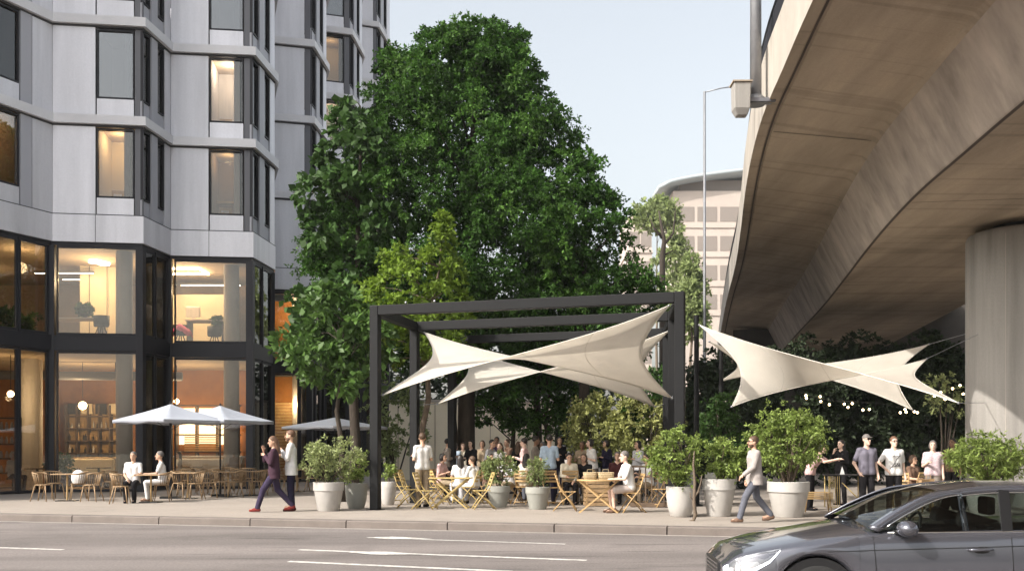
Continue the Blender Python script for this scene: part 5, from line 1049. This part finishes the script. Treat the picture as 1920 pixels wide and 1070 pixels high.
class Field:
    def __init__(s, lo, hi, h):
        s.lo = np.array(lo); s.h = h; n = np.ceil((np.array(hi) - s.lo) / h).astype(int) + 1; s.f = np.full(n, 1.0, np.float32); s.ax = [s.lo[i] + h * np.arange(n[i]) for i in range(3)]
    def _sub(s, lo, hi, pad):
        i = [slice(max(0, int((lo[k] - pad - s.lo[k]) / s.h)), min(s.f.shape[k], int((hi[k] + pad - s.lo[k]) / s.h) + 2)) for k in range(3)]
        return tuple(i), np.meshgrid(*[s.ax[k][i[k]] for k in range(3)], indexing='ij', sparse=True)
    def _mix(s, i, d, k):
        a = s.f[i]
        if a.size == 0: return
        if k > 0: hh = np.clip(.5 + .5 * (a - d) / k, 0, 1); s.f[i] = a + (d - a) * hh - k * hh * (1 - hh)
        else: s.f[i] = np.minimum(a, d)
    def cone(s, a, b, r0, r1, k=.02, fl=None):
        a, b = np.array(a, float), np.array(b, float); i, (X, Y, Z) = s._sub(np.minimum(a, b), np.maximum(a, b), max(r0, r1) + k + .04)
        ab = b - a; L = max(1e-9, ab @ ab); t = np.clip(((X - a[0]) * ab[0] + (Y - a[1]) * ab[1] + (Z - a[2]) * ab[2]) / L, 0, 1)
        s._mix(i, np.sqrt((X - a[0] - t * ab[0]) ** 2 + (Y - a[1] - t * ab[1]) ** 2 + (Z - a[2] - t * ab[2]) ** 2) - (r0 + (r1 - r0) * t), k); return s
    def ell(s, c, r, rot=None, k=.02):
        c = np.array(c, float); m = max(r); i, (X, Y, Z) = s._sub(c - m, c + m, k + .03); P = [X - c[0], Y - c[1], Z - c[2]]
        if rot is not None: P = [rot[0][j] * P[0] + rot[1][j] * P[1] + rot[2][j] * P[2] for j in range(3)]
        q = np.sqrt((P[0] / r[0]) ** 2 + (P[1] / r[1]) ** 2 + (P[2] / r[2]) ** 2); q2 = np.sqrt((P[0] / r[0] ** 2) ** 2 + (P[1] / r[1] ** 2) ** 2 + (P[2] / r[2] ** 2) ** 2)
        s._mix(i, q * (q - 1) / np.maximum(q2, 1e-6), k); return s
    def cut(s, p, n):
        n = np.array(n, float); n /= np.linalg.norm(n); X, Y, Z = np.meshgrid(*s.ax, indexing='ij', sparse=True); s.f = np.maximum(s.f, (X - p[0]) * n[0] + (Y - p[1]) * n[1] + (Z - p[2]) * n[2]).astype(np.float32); return s
    def mesh(s, name, material, parent, smooth_it=1, xf=None):
        s.f[0] = s.f[-1] = 1; s.f[:, 0] = s.f[:, -1] = 1; s.f[:, :, 0] = s.f[:, :, -1] = 1
        V, Fc = surface_nets(s.f, s.lo, s.h)
        if len(V) < 4: return None
        return raw(name, V if xf is None else xf(V), Fc, material, parent, smooth=True)
V3 = lambda *a: np.array(a, float)
def person(label, x, y, yaw, H=1.74, pose='stand', top=('cloth_white', 'short'), legs=('cloth_navy', 'long'), hair=('hair_brown', 'short'), skin='skin', shoes='cloth_blackcloth', armL='down', armR='down', lean=0., turn=0., nod=0., group=None, z=0., vox=.0135, slim=1., extra=None, step=.30, coat=False):
    t = thing('person', label, 'person', (x, y, z), R(yaw), group); S = H / 1.75; rr = S * slim * .93
    J = dict(pel=V3(0, 0, .95), wai=V3(0, 0, 1.10), che=V3(0, 0, 1.31), nec=V3(0, .012, 1.47), hea=V3(0, -.012, 1.635))
    for sn, sx in (('L', 1), ('R', -1)):
        J['hip' + sn] = V3(.088 * sx, 0, .90); J['sho' + sn] = V3(.166 * sx, .005, 1.405)
        if pose == 'stand': J['kne' + sn] = V3(.10 * sx, -.012, .49); J['ank' + sn] = V3(.105 * sx, .02, .085)
        elif pose == 'walk':
            f = 1 if sn == 'L' else -1
            if f > 0: J['kne' + sn] = V3(.085 * sx, -step * .72, .52); J['ank' + sn] = V3(.08 * sx, -step * 1.12, .10)
            else: J['kne' + sn] = V3(.085 * sx, step * .25, .50); J['ank' + sn] = V3(.08 * sx, step * 1.22, .15)
        else: J['kne' + sn] = V3(.11 * sx, -.42, .50); J['ank' + sn] = V3(.105 * sx, -.38, .085)
    sit = pose == 'sit'; dz = -.40 if sit else (-.025 if pose == 'walk' else 0)
    for k in list(J):
        if k[:3] in ('pel', 'wai', 'che', 'nec', 'hea', 'sho', 'hip'): J[k][2] += dz
    if sit:
        for sn in 'LR': J['hip' + sn][2] = .52
    ca, sa = math.cos(R(lean)), math.sin(R(lean)); pz = J['pel'].copy()
    for k in ('wai', 'che', 'nec', 'hea', 'shoL', 'shoR'):
        f = .5 if k == 'wai' else 1; v = J[k] - pz; a = R(lean) * f; J[k] = pz + V3(v[0], v[1] * math.cos(a) - v[2] * math.sin(a), v[1] * math.sin(a) + v[2] * math.cos(a))
    arms = {'down': ((.235, .03, -.28), (.245, -.05, -.52)), 'swingf': ((.22, -.08, -.27), (.19, -.27, -.42)), 'swingb': ((.225, .12, -.26), (.22, .17, -.50)), 'table': ((.225, -.10, -.26), (.14, -.36, -.27)),
            'bent': ((.235, .02, -.28), (.15, -.22, -.20)), 'hip': ((.33, .06, -.24), (.20, -.05, -.40)), 'face': ((.20, -.19, -.20), (.06, -.22, .03)), 'cross': ((.235, -.03, -.27), (-.03, -.20, -.22)), 'lap': ((.235, .0, -.28), (.10, -.25, -.40)), 'chest': ((.22, -.06, -.27), (.02, -.19, -.10)), 'reach': ((.22, -.20, -.14), (.16, -.46, -.08)), 'pocket': ((.27, .07, -.27), (.20, -.02, -.46))}
    for sn, sx, ar in (('L', 1, armL), ('R', -1, armR)):
        e, w_ = arms[ar] if isinstance(ar, str) else ar; b = J['sho' + sn] - V3(.178 * sx, .005, 0)
        J['elb' + sn] = b + V3(e[0] * sx, e[1], e[2]); J['wri' + sn] = b + V3(w_[0] * sx, w_[1], w_[2])
    for k in J: J[k] = J[k] * S
    if sit: pass
    P = np.array(list(J.values())); lo, hi = P.min(0) - .26 * S, P.max(0) + .26 * S; lo[2] = -.02
    B = Field(lo, hi, vox)
    # head frame
    fw = Matrix.Rotation(R(turn), 3, 'Z') @ Matrix.Rotation(R(nod), 3, 'X'); fw = np.array(fw); hc = J['hea']
    hd = lambda a, b, c: hc + fw @ (V3(a, b, c) * S)
    rot = fw
    B.ell(hd(0, .012, .025), (.076 * S, .094 * S, .092 * S), rot, .01); B.ell(hd(0, -.022, -.045), (.058 * S, .068 * S, .072 * S), rot, .03)
    B.cone(hd(0, -.094, .005), hd(0, -.112, -.026), .009 * S, .014 * S, .012); B.ell(hd(0, -.078, -.098), (.026 * S, .02 * S, .018 * S), rot, .02); B.ell(hd(0, -.087, -.062), (.022 * S, .011 * S, .011 * S), rot, .008)
    for sx in (1, -1): B.ell(hd(.076 * sx, .012, -.01), (.011 * S, .022 * S, .03 * S), rot, .006)
    B.cone(J['nec'] - V3(0, 0, .05) * S, hd(0, .012, -.07), .056 * rr, .05 * rr, .025)
    for sx, sn in ((1, 'L'), (-1, 'R')):
        o = V3(.075 * sx, 0, 0) * rr; B.cone(J['che'] + o, J['wai'] + o * .72, .112 * rr, .092 * rr, .03); B.cone(J['wai'] + o * .72, J['pel'] + o * .9, .095 * rr, .108 * rr, .03)
        B.cone(J['nec'] + V3(.03 * sx, 0, -.035) * S, J['sho' + sn], .05 * rr, .055 * rr, .03)
        B.cone(J['hip' + sn], J['kne' + sn], .083 * rr, .053 * rr, .025); B.cone(J['kne' + sn], J['ank' + sn], .052 * rr, .035 * rr, .015)
        B.cone(J['sho' + sn], J['elb' + sn], .050 * rr, .037 * rr, .02); B.cone(J['elb' + sn], J['wri' + sn], .037 * rr, .025 * rr, .012)
        w_ = J['wri' + sn]; d = w_ - J['elb' + sn]; d /= np.linalg.norm(d); up_ = V3(0, 0, 1) if abs(d[2]) < .8 else V3(0, 1, 0); sd_ = np.cross(d, V3(sx, 0, 0) if abs(d[2]) > .8 else V3(0, 0, 1)); sd_ /= np.linalg.norm(sd_) + 1e-9; pn = np.cross(d, sd_); pn *= (1 if pn[0] * sx < 0 or abs(d[2]) <= .8 else -1)
        pm = w_ + d * .075 * S; B.cone(w_, pm + sd_ * .012 * S, .026 * S, .026 * S, .012); B.cone(w_, pm - sd_ * .014 * S, .026 * S, .024 * S, .012)
        for q, ln in ((-.030, .062), (-.010, .074), (.011, .07), (.030, .055)):                                # four fingers, slightly curled
            a0 = pm + sd_ * q * S; a1 = a0 + (d * .6 + pn * .18) * ln * S; a2 = a1 + (d * .35 + pn * .36) * ln * S; B.cone(a0, a1, .0105 * S, .0095 * S, .004); B.cone(a1, a2, .0095 * S, .0085 * S, .003)
        th = w_ + d * .03 * S - sd_ * .028 * S; B.cone(th, th + (d * .6 - sd_ * .55 + pn * .35) * .055 * S, .0125 * S, .0105 * S, .006)
        an = J['ank' + sn]; B.cone(an + V3(0, .01, -.03) * S, an + V3(0, -.15, -.05) * S, .036 * S, .03 * S, .02)
    for sx in (1, -1): B.f = B.f                                                        # (eyes follow as their own small inset)
    body = B.mesh('body', skin, t)
    eb = MB()
    for sx in (1, -1): eb = MB(); eb.ell(hd(.031 * sx, -.083, .012), (.013 * S, .011 * S, .009 * S), 8, 6); eb.bar(hd(.016 * sx, -.092, .034), hd(.048 * sx, -.083, .034), .008 * S, .006 * S); eb.build('eye', 'eye', t, True)
    eb = MB(); eb.ell(hd(0, -.0965, -.062), (.021 * S, .006 * S, .006 * S), 10, 6); eb.build('mouth', 'lip', t, True)
    # shirt
    m, sl = top; G = Field(lo, hi, vox); ins = .011 if not coat else .02
    for sx, sn in ((1, 'L'), (-1, 'R')):
        o = V3(.075 * sx, 0, 0) * rr; G.cone(J['che'] + o, J['wai'] + o * .8, .112 * rr + ins, .098 * rr + ins * 1.3, .035); G.cone(J['wai'] + o * .8, J['pel'] + o * 1.0, .097 * rr + ins * 1.3, .110 * rr + ins * 1.5, .03)
        G.cone(J['nec'] + V3(.035 * sx, 0, -.045) * S, J['sho' + sn], .048 * rr + ins, .054 * rr + ins, .03)
        e = J['elb' + sn]; a = J['sho' + sn]
        if sl == 'short': G.cone(a, a + (e - a) * .72, .050 * rr + ins, .044 * rr + ins * 1.2, .02)
        elif sl == 'long': G.cone(a, e, .052 * rr + ins, .040 * rr + ins, .02); G.cone(e, e + (J['wri' + sn] - e) * .94, .040 * rr + ins, .030 * rr + ins * .8, .012)
        if coat:
            G.cone(J['pel'] + o, J['pel'] + o * 1.15 + V3(0, .01, -.20) * S, .116 * rr + ins, .118 * rr + ins * 1.3, .03)
    hem = J['pel'][2] - (.17 if coat else (.07 if not sit else .06)) * S
    G.cut((0, 0, hem), (0, 0, -1)); nk = J['nec'] + V3(0, -.01, .012) * S; G.cut(nk, V3(0, -.45, 1)); top_o = G.mesh('jacket' if coat else 'shirt', m, t)
    # trousers
    m, ln = legs; G = Field(lo, hi, vox); li = .013
    for sx, sn in ((1, 'L'), (-1, 'R')):
        o = V3(.075 * sx, 0, 0) * rr; G.cone(J['wai'] + o * .7 - V3(0, 0, .04) * S, J['pel'] + o * .9, .094 * rr + li, .108 * rr + li, .02); k_, a_ = J['kne' + sn], J['ank' + sn]; hp = J['hip' + sn]
        if ln == 'long': G.cone(hp, k_, .084 * rr + li, .056 * rr + li * 1.4, .02); G.cone(k_, a_ + (k_ - a_) * .02, .056 * rr + li * 1.4, .042 * rr + li * 1.5, .012)
        else: G.cone(hp, hp + (k_ - hp) * .85, .084 * rr + li, .07 * rr + li * 1.8, .02)
    G.cut((0, 0, J['pel'][2] + (.06 if not sit else .10) * S), (0, 0, 1)); G.mesh('trousers' if ln == 'long' else 'shorts', m, t)
    for sn in 'LR':
        an = J['ank' + sn]; G = Field(an - V3(.1, .28, .14), an + V3(.1, .14, .09), .011); tz = -.035 if pose == 'walk' and sn == 'R' else 0
        G.cone(an + V3(0, .035, -.045) * S, an + V3(0, -.06, -.05 + tz * .5) * S, .042 * S, .046 * S, .02); G.cone(an + V3(0, -.06, -.05 + tz * .5) * S, an + V3(0, -.155, -.058 + tz) * S, .046 * S, .034 * S, .02); G.cone(an, an + V3(0, .02, -.04) * S, .042 * S, .044 * S, .02)
        G.cut((0, 0, max(.002, an[2] - .085 * S + tz * S)), (0, 0, -1)); G.mesh('shoe', shoes, t)
    hm, hk = hair
    if hk != 'bald':
        G = Field(hc - V3(.2, .22, .45) * S, hc + V3(.2, .24, .2) * S, vox * .85)
        G.ell(hd(0, .02, .036), (.085 * S, .10 * S, .094 * S), rot, .005); G.cut(hd(0, -.045 if hk != 'cap' else -.2, .045), fw @ V3(0, -1, -.8 if hk != 'cap' else 0)); G.cut(hd(0, .10, -.05 if hk != 'cap' else .03), fw @ V3(0, -.35 if hk != 'cap' else 0, -1))
        if hk == 'long': G.cone(hd(.035, .055, .0), hd(.055, .07, -.24), .06 * S, .05 * S, .02); G.cone(hd(-.035, .055, .0), hd(-.055, .07, -.24), .06 * S, .05 * S, .02); G.cone(hd(0, .07, 0), hd(0, .085, -.25), .065 * S, .06 * S, .02)
        if hk == 'bob': G.ell(hd(0, .035, -.02), (.098 * S, .088 * S, .10 * S), rot, .02)
        if hk == 'bun': G.ell(hd(0, .10, .09), (.045 * S, .045 * S, .045 * S), rot, .01)
        if hk == 'cap': G.ell(hd(0, -.09, .055), (.065 * S, .075 * S, .012 * S), rot, .006)
        G.mesh('cap' if hk == 'cap' else 'hair', hm, t)
    def kid(name, mb, material, **k): return mb.build(name, material, t, **k)
    ex = extra or ''
    if 'shades' in ex or 'glasses' in ex:
        g = MB()
        for sx in (1, -1):
            c = hd(.033 * sx, -.099, .012); q = Matrix(fw.tolist())
            if 'shades' in ex: g.add([Vector(c) + q @ Vector((a * S, .004 * S, b * S)) for a, b in ((-.028, .016), (.028, .018), (.026, -.016), (-.02, -.018))] + [Vector(c) + q @ Vector((a * S, -.004 * S, b * S)) for a, b in ((-.028, .016), (.028, .018), (.026, -.016), (-.02, -.018))], [(0, 1, 2, 3), (7, 6, 5, 4), (0, 4, 5, 1), (2, 6, 7, 3)])
            else: g.tube([Vector(c) + q @ Vector((.025 * math.cos(a) * S, 0, .02 * math.sin(a) * S)) for a in np.linspace(0, 6.283, 13)], .0028, 5)
            g.tube([hd(.06 * sx, -.095, .014), hd(.078 * sx, .0, .012)], .003, 5)
        g.tube([hd(-.012, -.102, .014), hd(.012, -.102, .014)], .003, 5); kid('sunglasses' if 'shades' in ex else 'glasses', g, 'black')
    if 'beard' in ex:
        G = Field(hc - V3(.2, .2, .25) * S, hc + V3(.2, .2, .1) * S, vox * .8); G.ell(hd(0, -.028, -.062), (.062 * S, .07 * S, .062 * S), rot, .01); G.cut(hd(0, 0, -.04), fw @ V3(0, 0, 1)); G.cut(hd(0, .02, 0), fw @ V3(0, 1, 0)); G.mesh('beard', hm, t)
    if 'strap' in ex:
        g = MB(); c = J['che']; pts = [J['nec'] + V3(.10, -.03, -.03) * S, c + V3(.07, -.145, .03) * S, c + V3(0, -.152, -.06) * S, J['wai'] + V3(-.07, -.142, .02) * S, J['pel'] + V3(-.17, -.06, .04) * S]; g.tube(crom([Vector(p) for p in pts], 5), .007, 6); kid('bag_strap', g, 'black', smooth=True)
    if 'print' in ex:
        cu = bpy.data.curves.new('print', 'FONT'); cu.body = 'SSI'; cu.size = .12 * S; cu.align_x = 'CENTER'; o = bpy.data.objects.new('print', cu); COL.objects.link(o); me = bpy.data.meshes.new_from_object(o.evaluated_get(bpy.context.evaluated_depsgraph_get())); bpy.data.objects.remove(o); bpy.data.curves.remove(cu)
        c = J['wai'] + V3(0.015, 0, -.02) * S; me.name = 'shirt_print'
        for v in me.vertices: a, b = v.co.x, v.co.y; v.co = Vector((c[0] + a, c[1] - .142 * S - (.0) + abs(a) ** 2 * 1.2, c[2] + b))
        me.materials.clear(); me.materials.append(M['black_soft']); o = bpy.data.objects.new('shirt_print', me); COL.objects.link(o); o.parent = t
        q = o.modifiers.new('s', 'SOLIDIFY'); q.thickness = .012; q.offset = 0
        g = MB(); zc = J['che'][2] - .005
        for k in range(7): xk = (-.075 + .025 * k) * S; g.ell((xk, -.147 * S + abs(xk) ** 2 * 1.2, zc + .006 * math.sin(k * 2.1)), (.011, .007, .012), 8, 5)
        kid('shirt_motif', g, 'black_soft', smooth=True)
    if 'belt' in ex:
        g = MB(); z_ = J['pel'][2] + .02 * S; g.tube([(.185 * rr * math.cos(a), .135 * rr * math.sin(a), z_) for a in np.linspace(0, 6.283, 25)], .016, 6); kid('belt', g, 'black')
    t['hand_L'] = [float(v) for v in J['wriL']]; del t['hand_L']
    return t
def on(px, py): p = gd(px, py); return p.x, p.y
# yaw 0 faces the street; +90 turns a figure to the right of the picture, -90 to the left
SG_, BG_ = None, 'guests among the terrace tables'
person('man in a white t-shirt and black trousers sitting at the street table facing the road', *on(250, 941), 8, 1.76, 'sit', ('cloth_white', 'short'), ('cloth_blackcloth', 'long'), ('hair_grey', 'short'), 'skin', armL='table', armR='lap', turn=-8)
person('grey haired man in a white shirt sitting in profile at the street table', *on(305, 938.5), -72, 1.78, 'sit', ('cloth_white', 'short'), ('cloth_white', 'long'), ('hair_grey', 'short'), 'skin', armL='table', armR='table', lean=6, shoes='cloth_brown')
person('strolling woman in a dark plum jacket and purple trousers mid stride', *on(514, 959), -78, 1.74, 'walk', ('cloth_plum', 'long'), ('cloth_purple', 'long'), ('hair_auburn', 'long'), 'skin', shoes='cloth_redshoe', armL='chest', armR='face', lean=2, turn=14, nod=12, step=.33, coat=True, vox=.012)
person('strolling man in a long white shirt and dark navy trousers', *on(546, 957.5), -84, 1.86, 'stand', ('cloth_white', 'long'), ('cloth_navy', 'long'), ('hair_auburn', 'short'), 'skin', shoes='cloth_bordeaux', armL='chest', armR='bent', lean=1, turn=-4, coat=True, vox=.012, extra='beard', slim=.95)
person('man in a light grey jacket and jeans striding past the white pots', *on(1415, 979), -84, 1.70, 'walk', ('cloth_coat', 'long'), ('cloth_jeans', 'long'), ('hair_brown', 'short'), 'skin', shoes='cloth_brown', armL='swingf', armR='down', lean=2, step=.30, coat=True, vox=.012, extra='glasses beard')
person('man in a grey v-neck shirt and dark trousers wearing a cap and sunglasses', *on(1625, 966), 10, 1.74, 'stand', ('cloth_greyblue', 'short'), ('cloth_blackcloth', 'long'), ('hair_grey', 'cap'), 'skin_pale', armL='down', armR='pocket', extra='shades', turn=6, vox=.012, slim=1.06)
person('woman in a white printed t-shirt and black trousers with a shoulder strap', *on(1676, 964), 4, 1.70, 'stand', ('cloth_white', 'short'), ('cloth_blackcloth', 'long'), ('hair_auburn', 'short'), 'skin_pale', armL='down', armR='hip', extra='glasses strap print', vox=.012, slim=1.08)
person('older woman with short grey hair in a pale patterned blouse', *on(1749, 958), -14, 1.62, 'stand', ('cloth_pattern', 'short'), ('cloth_taupe', 'long'), ('hair_grey', 'bob'), 'skin_pale', armL='down', armR='bent', turn=-6, slim=1.1)
person('dark haired person half hidden behind the feathery bush at the pier', *on(1786, 948), -50, 1.70, 'stand', ('cloth_brown', 'long'), ('cloth_blackcloth', 'long'), ('hair_dark', 'short'), 'skin_dark')
person('woman in pink leaning over the slatted bench beside the widest pot', *on(1519, 956), 60, 1.62, 'stand', ('cloth_pink', 'short'), ('cloth_blackcloth', 'long'), ('hair_dark', 'bob'), 'skin_pale', armL='reach', armR='reach', lean=26, nod=20)
person('long dark haired woman in black behind the brass legged table', *on(1577, 946), -58, 1.66, 'stand', ('cloth_blackcloth', 'long'), ('cloth_blackcloth', 'long'), ('hair_dark', 'long'), 'skin_pale', armL='bent', armR='face')
person('seated brown haired guest between the two women on the right', *on(1712, 951), 30, 1.66, 'sit', ('cloth_brown', 'short'), ('cloth_khaki', 'long'), ('hair_brown', 'bob'), 'skin', armL='lap', armR='table')
person('standing man in a white t-shirt and khaki trousers by the rear left pergola post', *on(792, 950), -152, 1.82, 'stand', ('cloth_white', 'short'), ('cloth_khaki', 'long'), ('hair_brown', 'short'), 'skin', armL='bent', armR='bent', turn=-20)
person('guest in a white top with long dark hair seated at the yellow table', *on(864, 943), -158, 1.66, 'sit', ('cloth_white', 'short'), ('cloth_palegrey', 'long'), ('hair_dark', 'long'), 'skin', armL='table', armR='table', lean=6, vox=.015)
person('guest in a loose white shirt with brown hair seated beside the planter', *on(890, 944), -128, 1.62, 'sit', ('cloth_white', 'long'), ('cloth_palegrey', 'long'), ('hair_brown', 'short'), 'skin', armL='table', armR='lap', lean=8, vox=.015)
bgp = [(838, 931, 'guest in a dark jacket standing against the leaning trunk', 110, 1.74, ('cloth_taupe', 'long'), ('hair_dark', 'short'), 'bent'), (853, 928, 'guest in pale blue standing right of the leaning trunk', 150, 1.70, ('cloth_lightblue', 'short'), ('hair_grey', 'bob'), 'down'),
       (884, 930, 'dark haired guest in black between the two dark trunks', -40, 1.70, ('cloth_blackcloth', 'long'), ('hair_dark', 'bob'), 'cross'), (915, 933, 'guest in pale grey bending over the back table', 60, 1.72, ('cloth_palegrey', 'short'), ('hair_dark', 'short'), 'table'),
       (938, 935, 'guest in a white blouse holding something at the back table', -30, 1.68, ('cloth_white', 'long'), ('hair_brown', 'long'), 'bent'), (931, 921, 'tall guest in a violet top standing far back', 10, 1.84, ('cloth_violet', 'long'), ('hair_dark', 'short'), 'cross'),
       (958, 925, 'guest in reddish brown standing beside the violet top', -60, 1.76, ('cloth_brown', 'long'), ('hair_brown', 'short'), 'table'), (984, 938, 'guest in a pale pink shirt turned to the left', -105, 1.80, ('cloth_pink', 'long'), ('hair_dark', 'short'), 'bent'),
       (1003, 936, 'guest in a taupe shirt looking to the right', 95, 1.80, ('cloth_taupe', 'short'), ('hair_dark', 'short'), 'down'), (1048, 930, 'guest in dark clothes standing right of the light blue shirt', 20, 1.80, ('cloth_blackcloth', 'long'), ('hair_dark', 'bob'), 'bent'), (868, 922, 'guest in cream standing far back between the trunks', 0, 1.72, ('cloth_cream', 'long'), ('hair_brown', 'bob'), 'down'), (1092, 930, 'guest in a khaki top behind the woman in the cream blouse', -20, 1.66, ('cloth_khaki', 'short'), ('hair_brown', 'short'), 'bent')]
bgp += [(905, 926, 'guest in olive standing behind the pale grey shirt', -20, 1.70, ('cloth_khaki', 'short'), ('hair_brown', 'bob'), 'down'), (972, 931, 'guest in black turned away behind the pink shirt', 160, 1.72, ('cloth_blackcloth', 'short'), ('hair_brown', 'long'), 'bent'), (1080, 925, 'guest in a grey hooded top far back above the woman in the cream blouse', 40, 1.74, ('cloth_greyblue', 'long'), ('hair_dark', 'short'), 'cross'), (1138, 931, 'guest in navy standing between the woman in white and the red top', -60, 1.70, ('cloth_navy', 'long'), ('hair_dark', 'bob'), 'bent'), (1176, 928, 'guest in plum standing behind the red top', 30, 1.68, ('cloth_plum', 'short'), ('hair_brown', 'bob'), 'cross'), (1018, 926, 'guest in cream far back between the taupe and light blue shirts', -40, 1.66, ('cloth_cream', 'long'), ('hair_grey', 'bob'), 'down')]
for i, (px, py, lab, yaw, H, top_, hr, ar) in enumerate(bgp): person(lab, *on(px, py), yaw, H - (.07 if i % 3 == 1 else 0), 'stand' if i not in (3, 9, 15) else 'stand', top_, (('cloth_blackcloth', 'cloth_navy', 'cloth_khaki', 'cloth_jeans')[i % 4], 'long'), hr, ('skin', 'skin_pale', 'skin_dark')[i % 3] if i != 2 else 'skin_pale', armL=ar, armR=('bent', 'down', 'table')[i % 3], lean=(12 if ar == 'table' else 2), group=BG_, vox=.016, turn=(-1) ** i * 12)
person('guest in a light blue shirt seen from behind', *on(1030, 944), 172, 1.80, 'stand', ('cloth_lightblue', 'short'), ('cloth_navy', 'long'), ('hair_dark', 'short'), 'skin', armL='bent', armR='bent', vox=.015)
person('guest in a loose cream blouse seated facing the street at the back table', *on(1066, 944), 6, 1.74, 'sit', ('cloth_cream', 'long'), ('cloth_blackcloth', 'long'), ('hair_dark', 'short'), 'skin', armL='lap', armR='table', lean=10, nod=14, vox=.015)
person('dark haired woman in white turned to the left behind the baskets', *on(1112, 937), -70, 1.72, 'stand', ('cloth_white', 'short'), ('cloth_taupe', 'long'), ('hair_dark', 'bob'), 'skin_pale', armL='bent', armR='bent', vox=.015, lean=8)
person('grey haired woman in a dark red top seated behind the baskets', *on(1158, 943), -14, 1.76, 'sit', ('cloth_bordeaux', 'short'), ('cloth_blackcloth', 'long'), ('hair_grey', 'bob'), 'skin', armL='table', armR='lap', vox=.015)
person('dark haired guest standing behind the man in the white t-shirt', *on(1196, 938), -60, 1.66, 'stand', ('cloth_palegrey', 'long'), ('cloth_blackcloth', 'long'), ('hair_dark', 'bob'), 'skin', armL='bent', armR='down', vox=.016)
person('man in a white t-shirt and pale shorts sitting at the round tan table', *on(1180, 960), -78, 1.80, 'sit', ('cloth_white', 'short'), ('cloth_shorts', 'shorts'), ('hair_grey', 'short'), 'skin_pale', armL='table', armR='table', lean=9, nod=8, shoes='cloth_brown', vox=.012)
for px, py, yaw, lab, top_, hr in ((916, 942, 40, 'guest in a brown top seated behind the wispy flowering planter', ('cloth_brown', 'short'), ('hair_dark', 'bob')), (955, 943, -35, 'guest in pale grey seated between the two soft grey planters', ('cloth_palegrey', 'short'), ('hair_brown', 'short')), (985, 944, 150, 'guest in a cream top seated with back to the road', ('cloth_cream', 'short'), ('hair_dark', 'long')),
                              (1096, 943, -20, 'guest in black seated left of the red top behind the baskets', ('cloth_blackcloth', 'short'), ('hair_brown', 'bob')), (826, 938, 70, 'guest in pink seated left behind the yellow table', ('cloth_pink', 'short'), ('hair_dark', 'bob')), (1216, 944, -60, 'guest in white seated behind the tall tan chair', ('cloth_white', 'short'), ('hair_dark', 'short'))):
    x_, y_ = on(px, py); person(lab, x_, y_, yaw, 1.70, 'sit', top_, ('cloth_khaki', 'long'), hr, 'skin', armL='table', armR='bent', lean=6, group='guests seated at the terrace tables', vox=.016)
    dup(n0, (x_, y_, 0), R(yaw), 'tan folding chair under the ' + ' '.join(lab.split()[:9]), NG)
def inside(px, d, label, yaw, top_, hr, sk='skin_pale'): person(label, xy(px, d).x, d, yaw, 1.70, 'sit', top_, ('cloth_navy', 'long'), hr, sk, armL='table', armR='lap', z=.03, vox=.018, group='guests seated inside the cafe')
inside(24, 33.6, 'guest in a white hooded top sitting inside the left cafe window', 70, ('cloth_white', 'long'), ('cloth_white', 'bob')); inside(335, 38.2, 'dark haired guest in white sitting behind the second cafe window', -60, ('cloth_white', 'short'), ('hair_dark', 'long'))
for px, d, lab in ((24, 33.75, 'stool under the hooded guest inside the left cafe window'), (335, 38.35, 'stool under the dark haired guest inside the second cafe bay'), (200, 37.2, 'dark round stool before the long cafe counter')):
    q = xy(px, d); t = thing('cafe_stool', lab, 'stool', (q.x, d, .02)); mb = MB(); mb.lathe([(.2, .40), (.21, .43), (.19, .45)], 20); mb.build('seat', 'wood_dark', t, True); mb = MB(); mb.tube([(0, 0, 0), (0, 0, .41)], .03, 8); mb.lathe([(.2, .0), (.2, .015), (.05, .03)], 20); mb.build('pedestal', 'black', t)
# ------------------------------------------------------------------ the air that fades the far buildings
hz = MB(); hz.box((20, 134, 38), (300, 340, 84)); ho = hz.build('haze', 'joint'); tag(ho, kind='stuff')
hm_ = bpy.data.materials.new('haze'); hm_.use_nodes = True; N = hm_.node_tree.nodes; N.remove(N['Principled BSDF'])
pv = N.new('ShaderNodeVolumePrincipled'); pv.inputs['Color'].default_value = (.93, .95, .97, 1); pv.inputs['Density'].default_value = .00025; pv.inputs['Anisotropy'].default_value = .2
hm_.node_tree.links.new(pv.outputs[0], N['Material Output'].inputs['Volume']); ho.data.materials.clear(); ho.data.materials.append(hm_)
cy.volume_bounces = 0; cy.volume_step_rate = 10
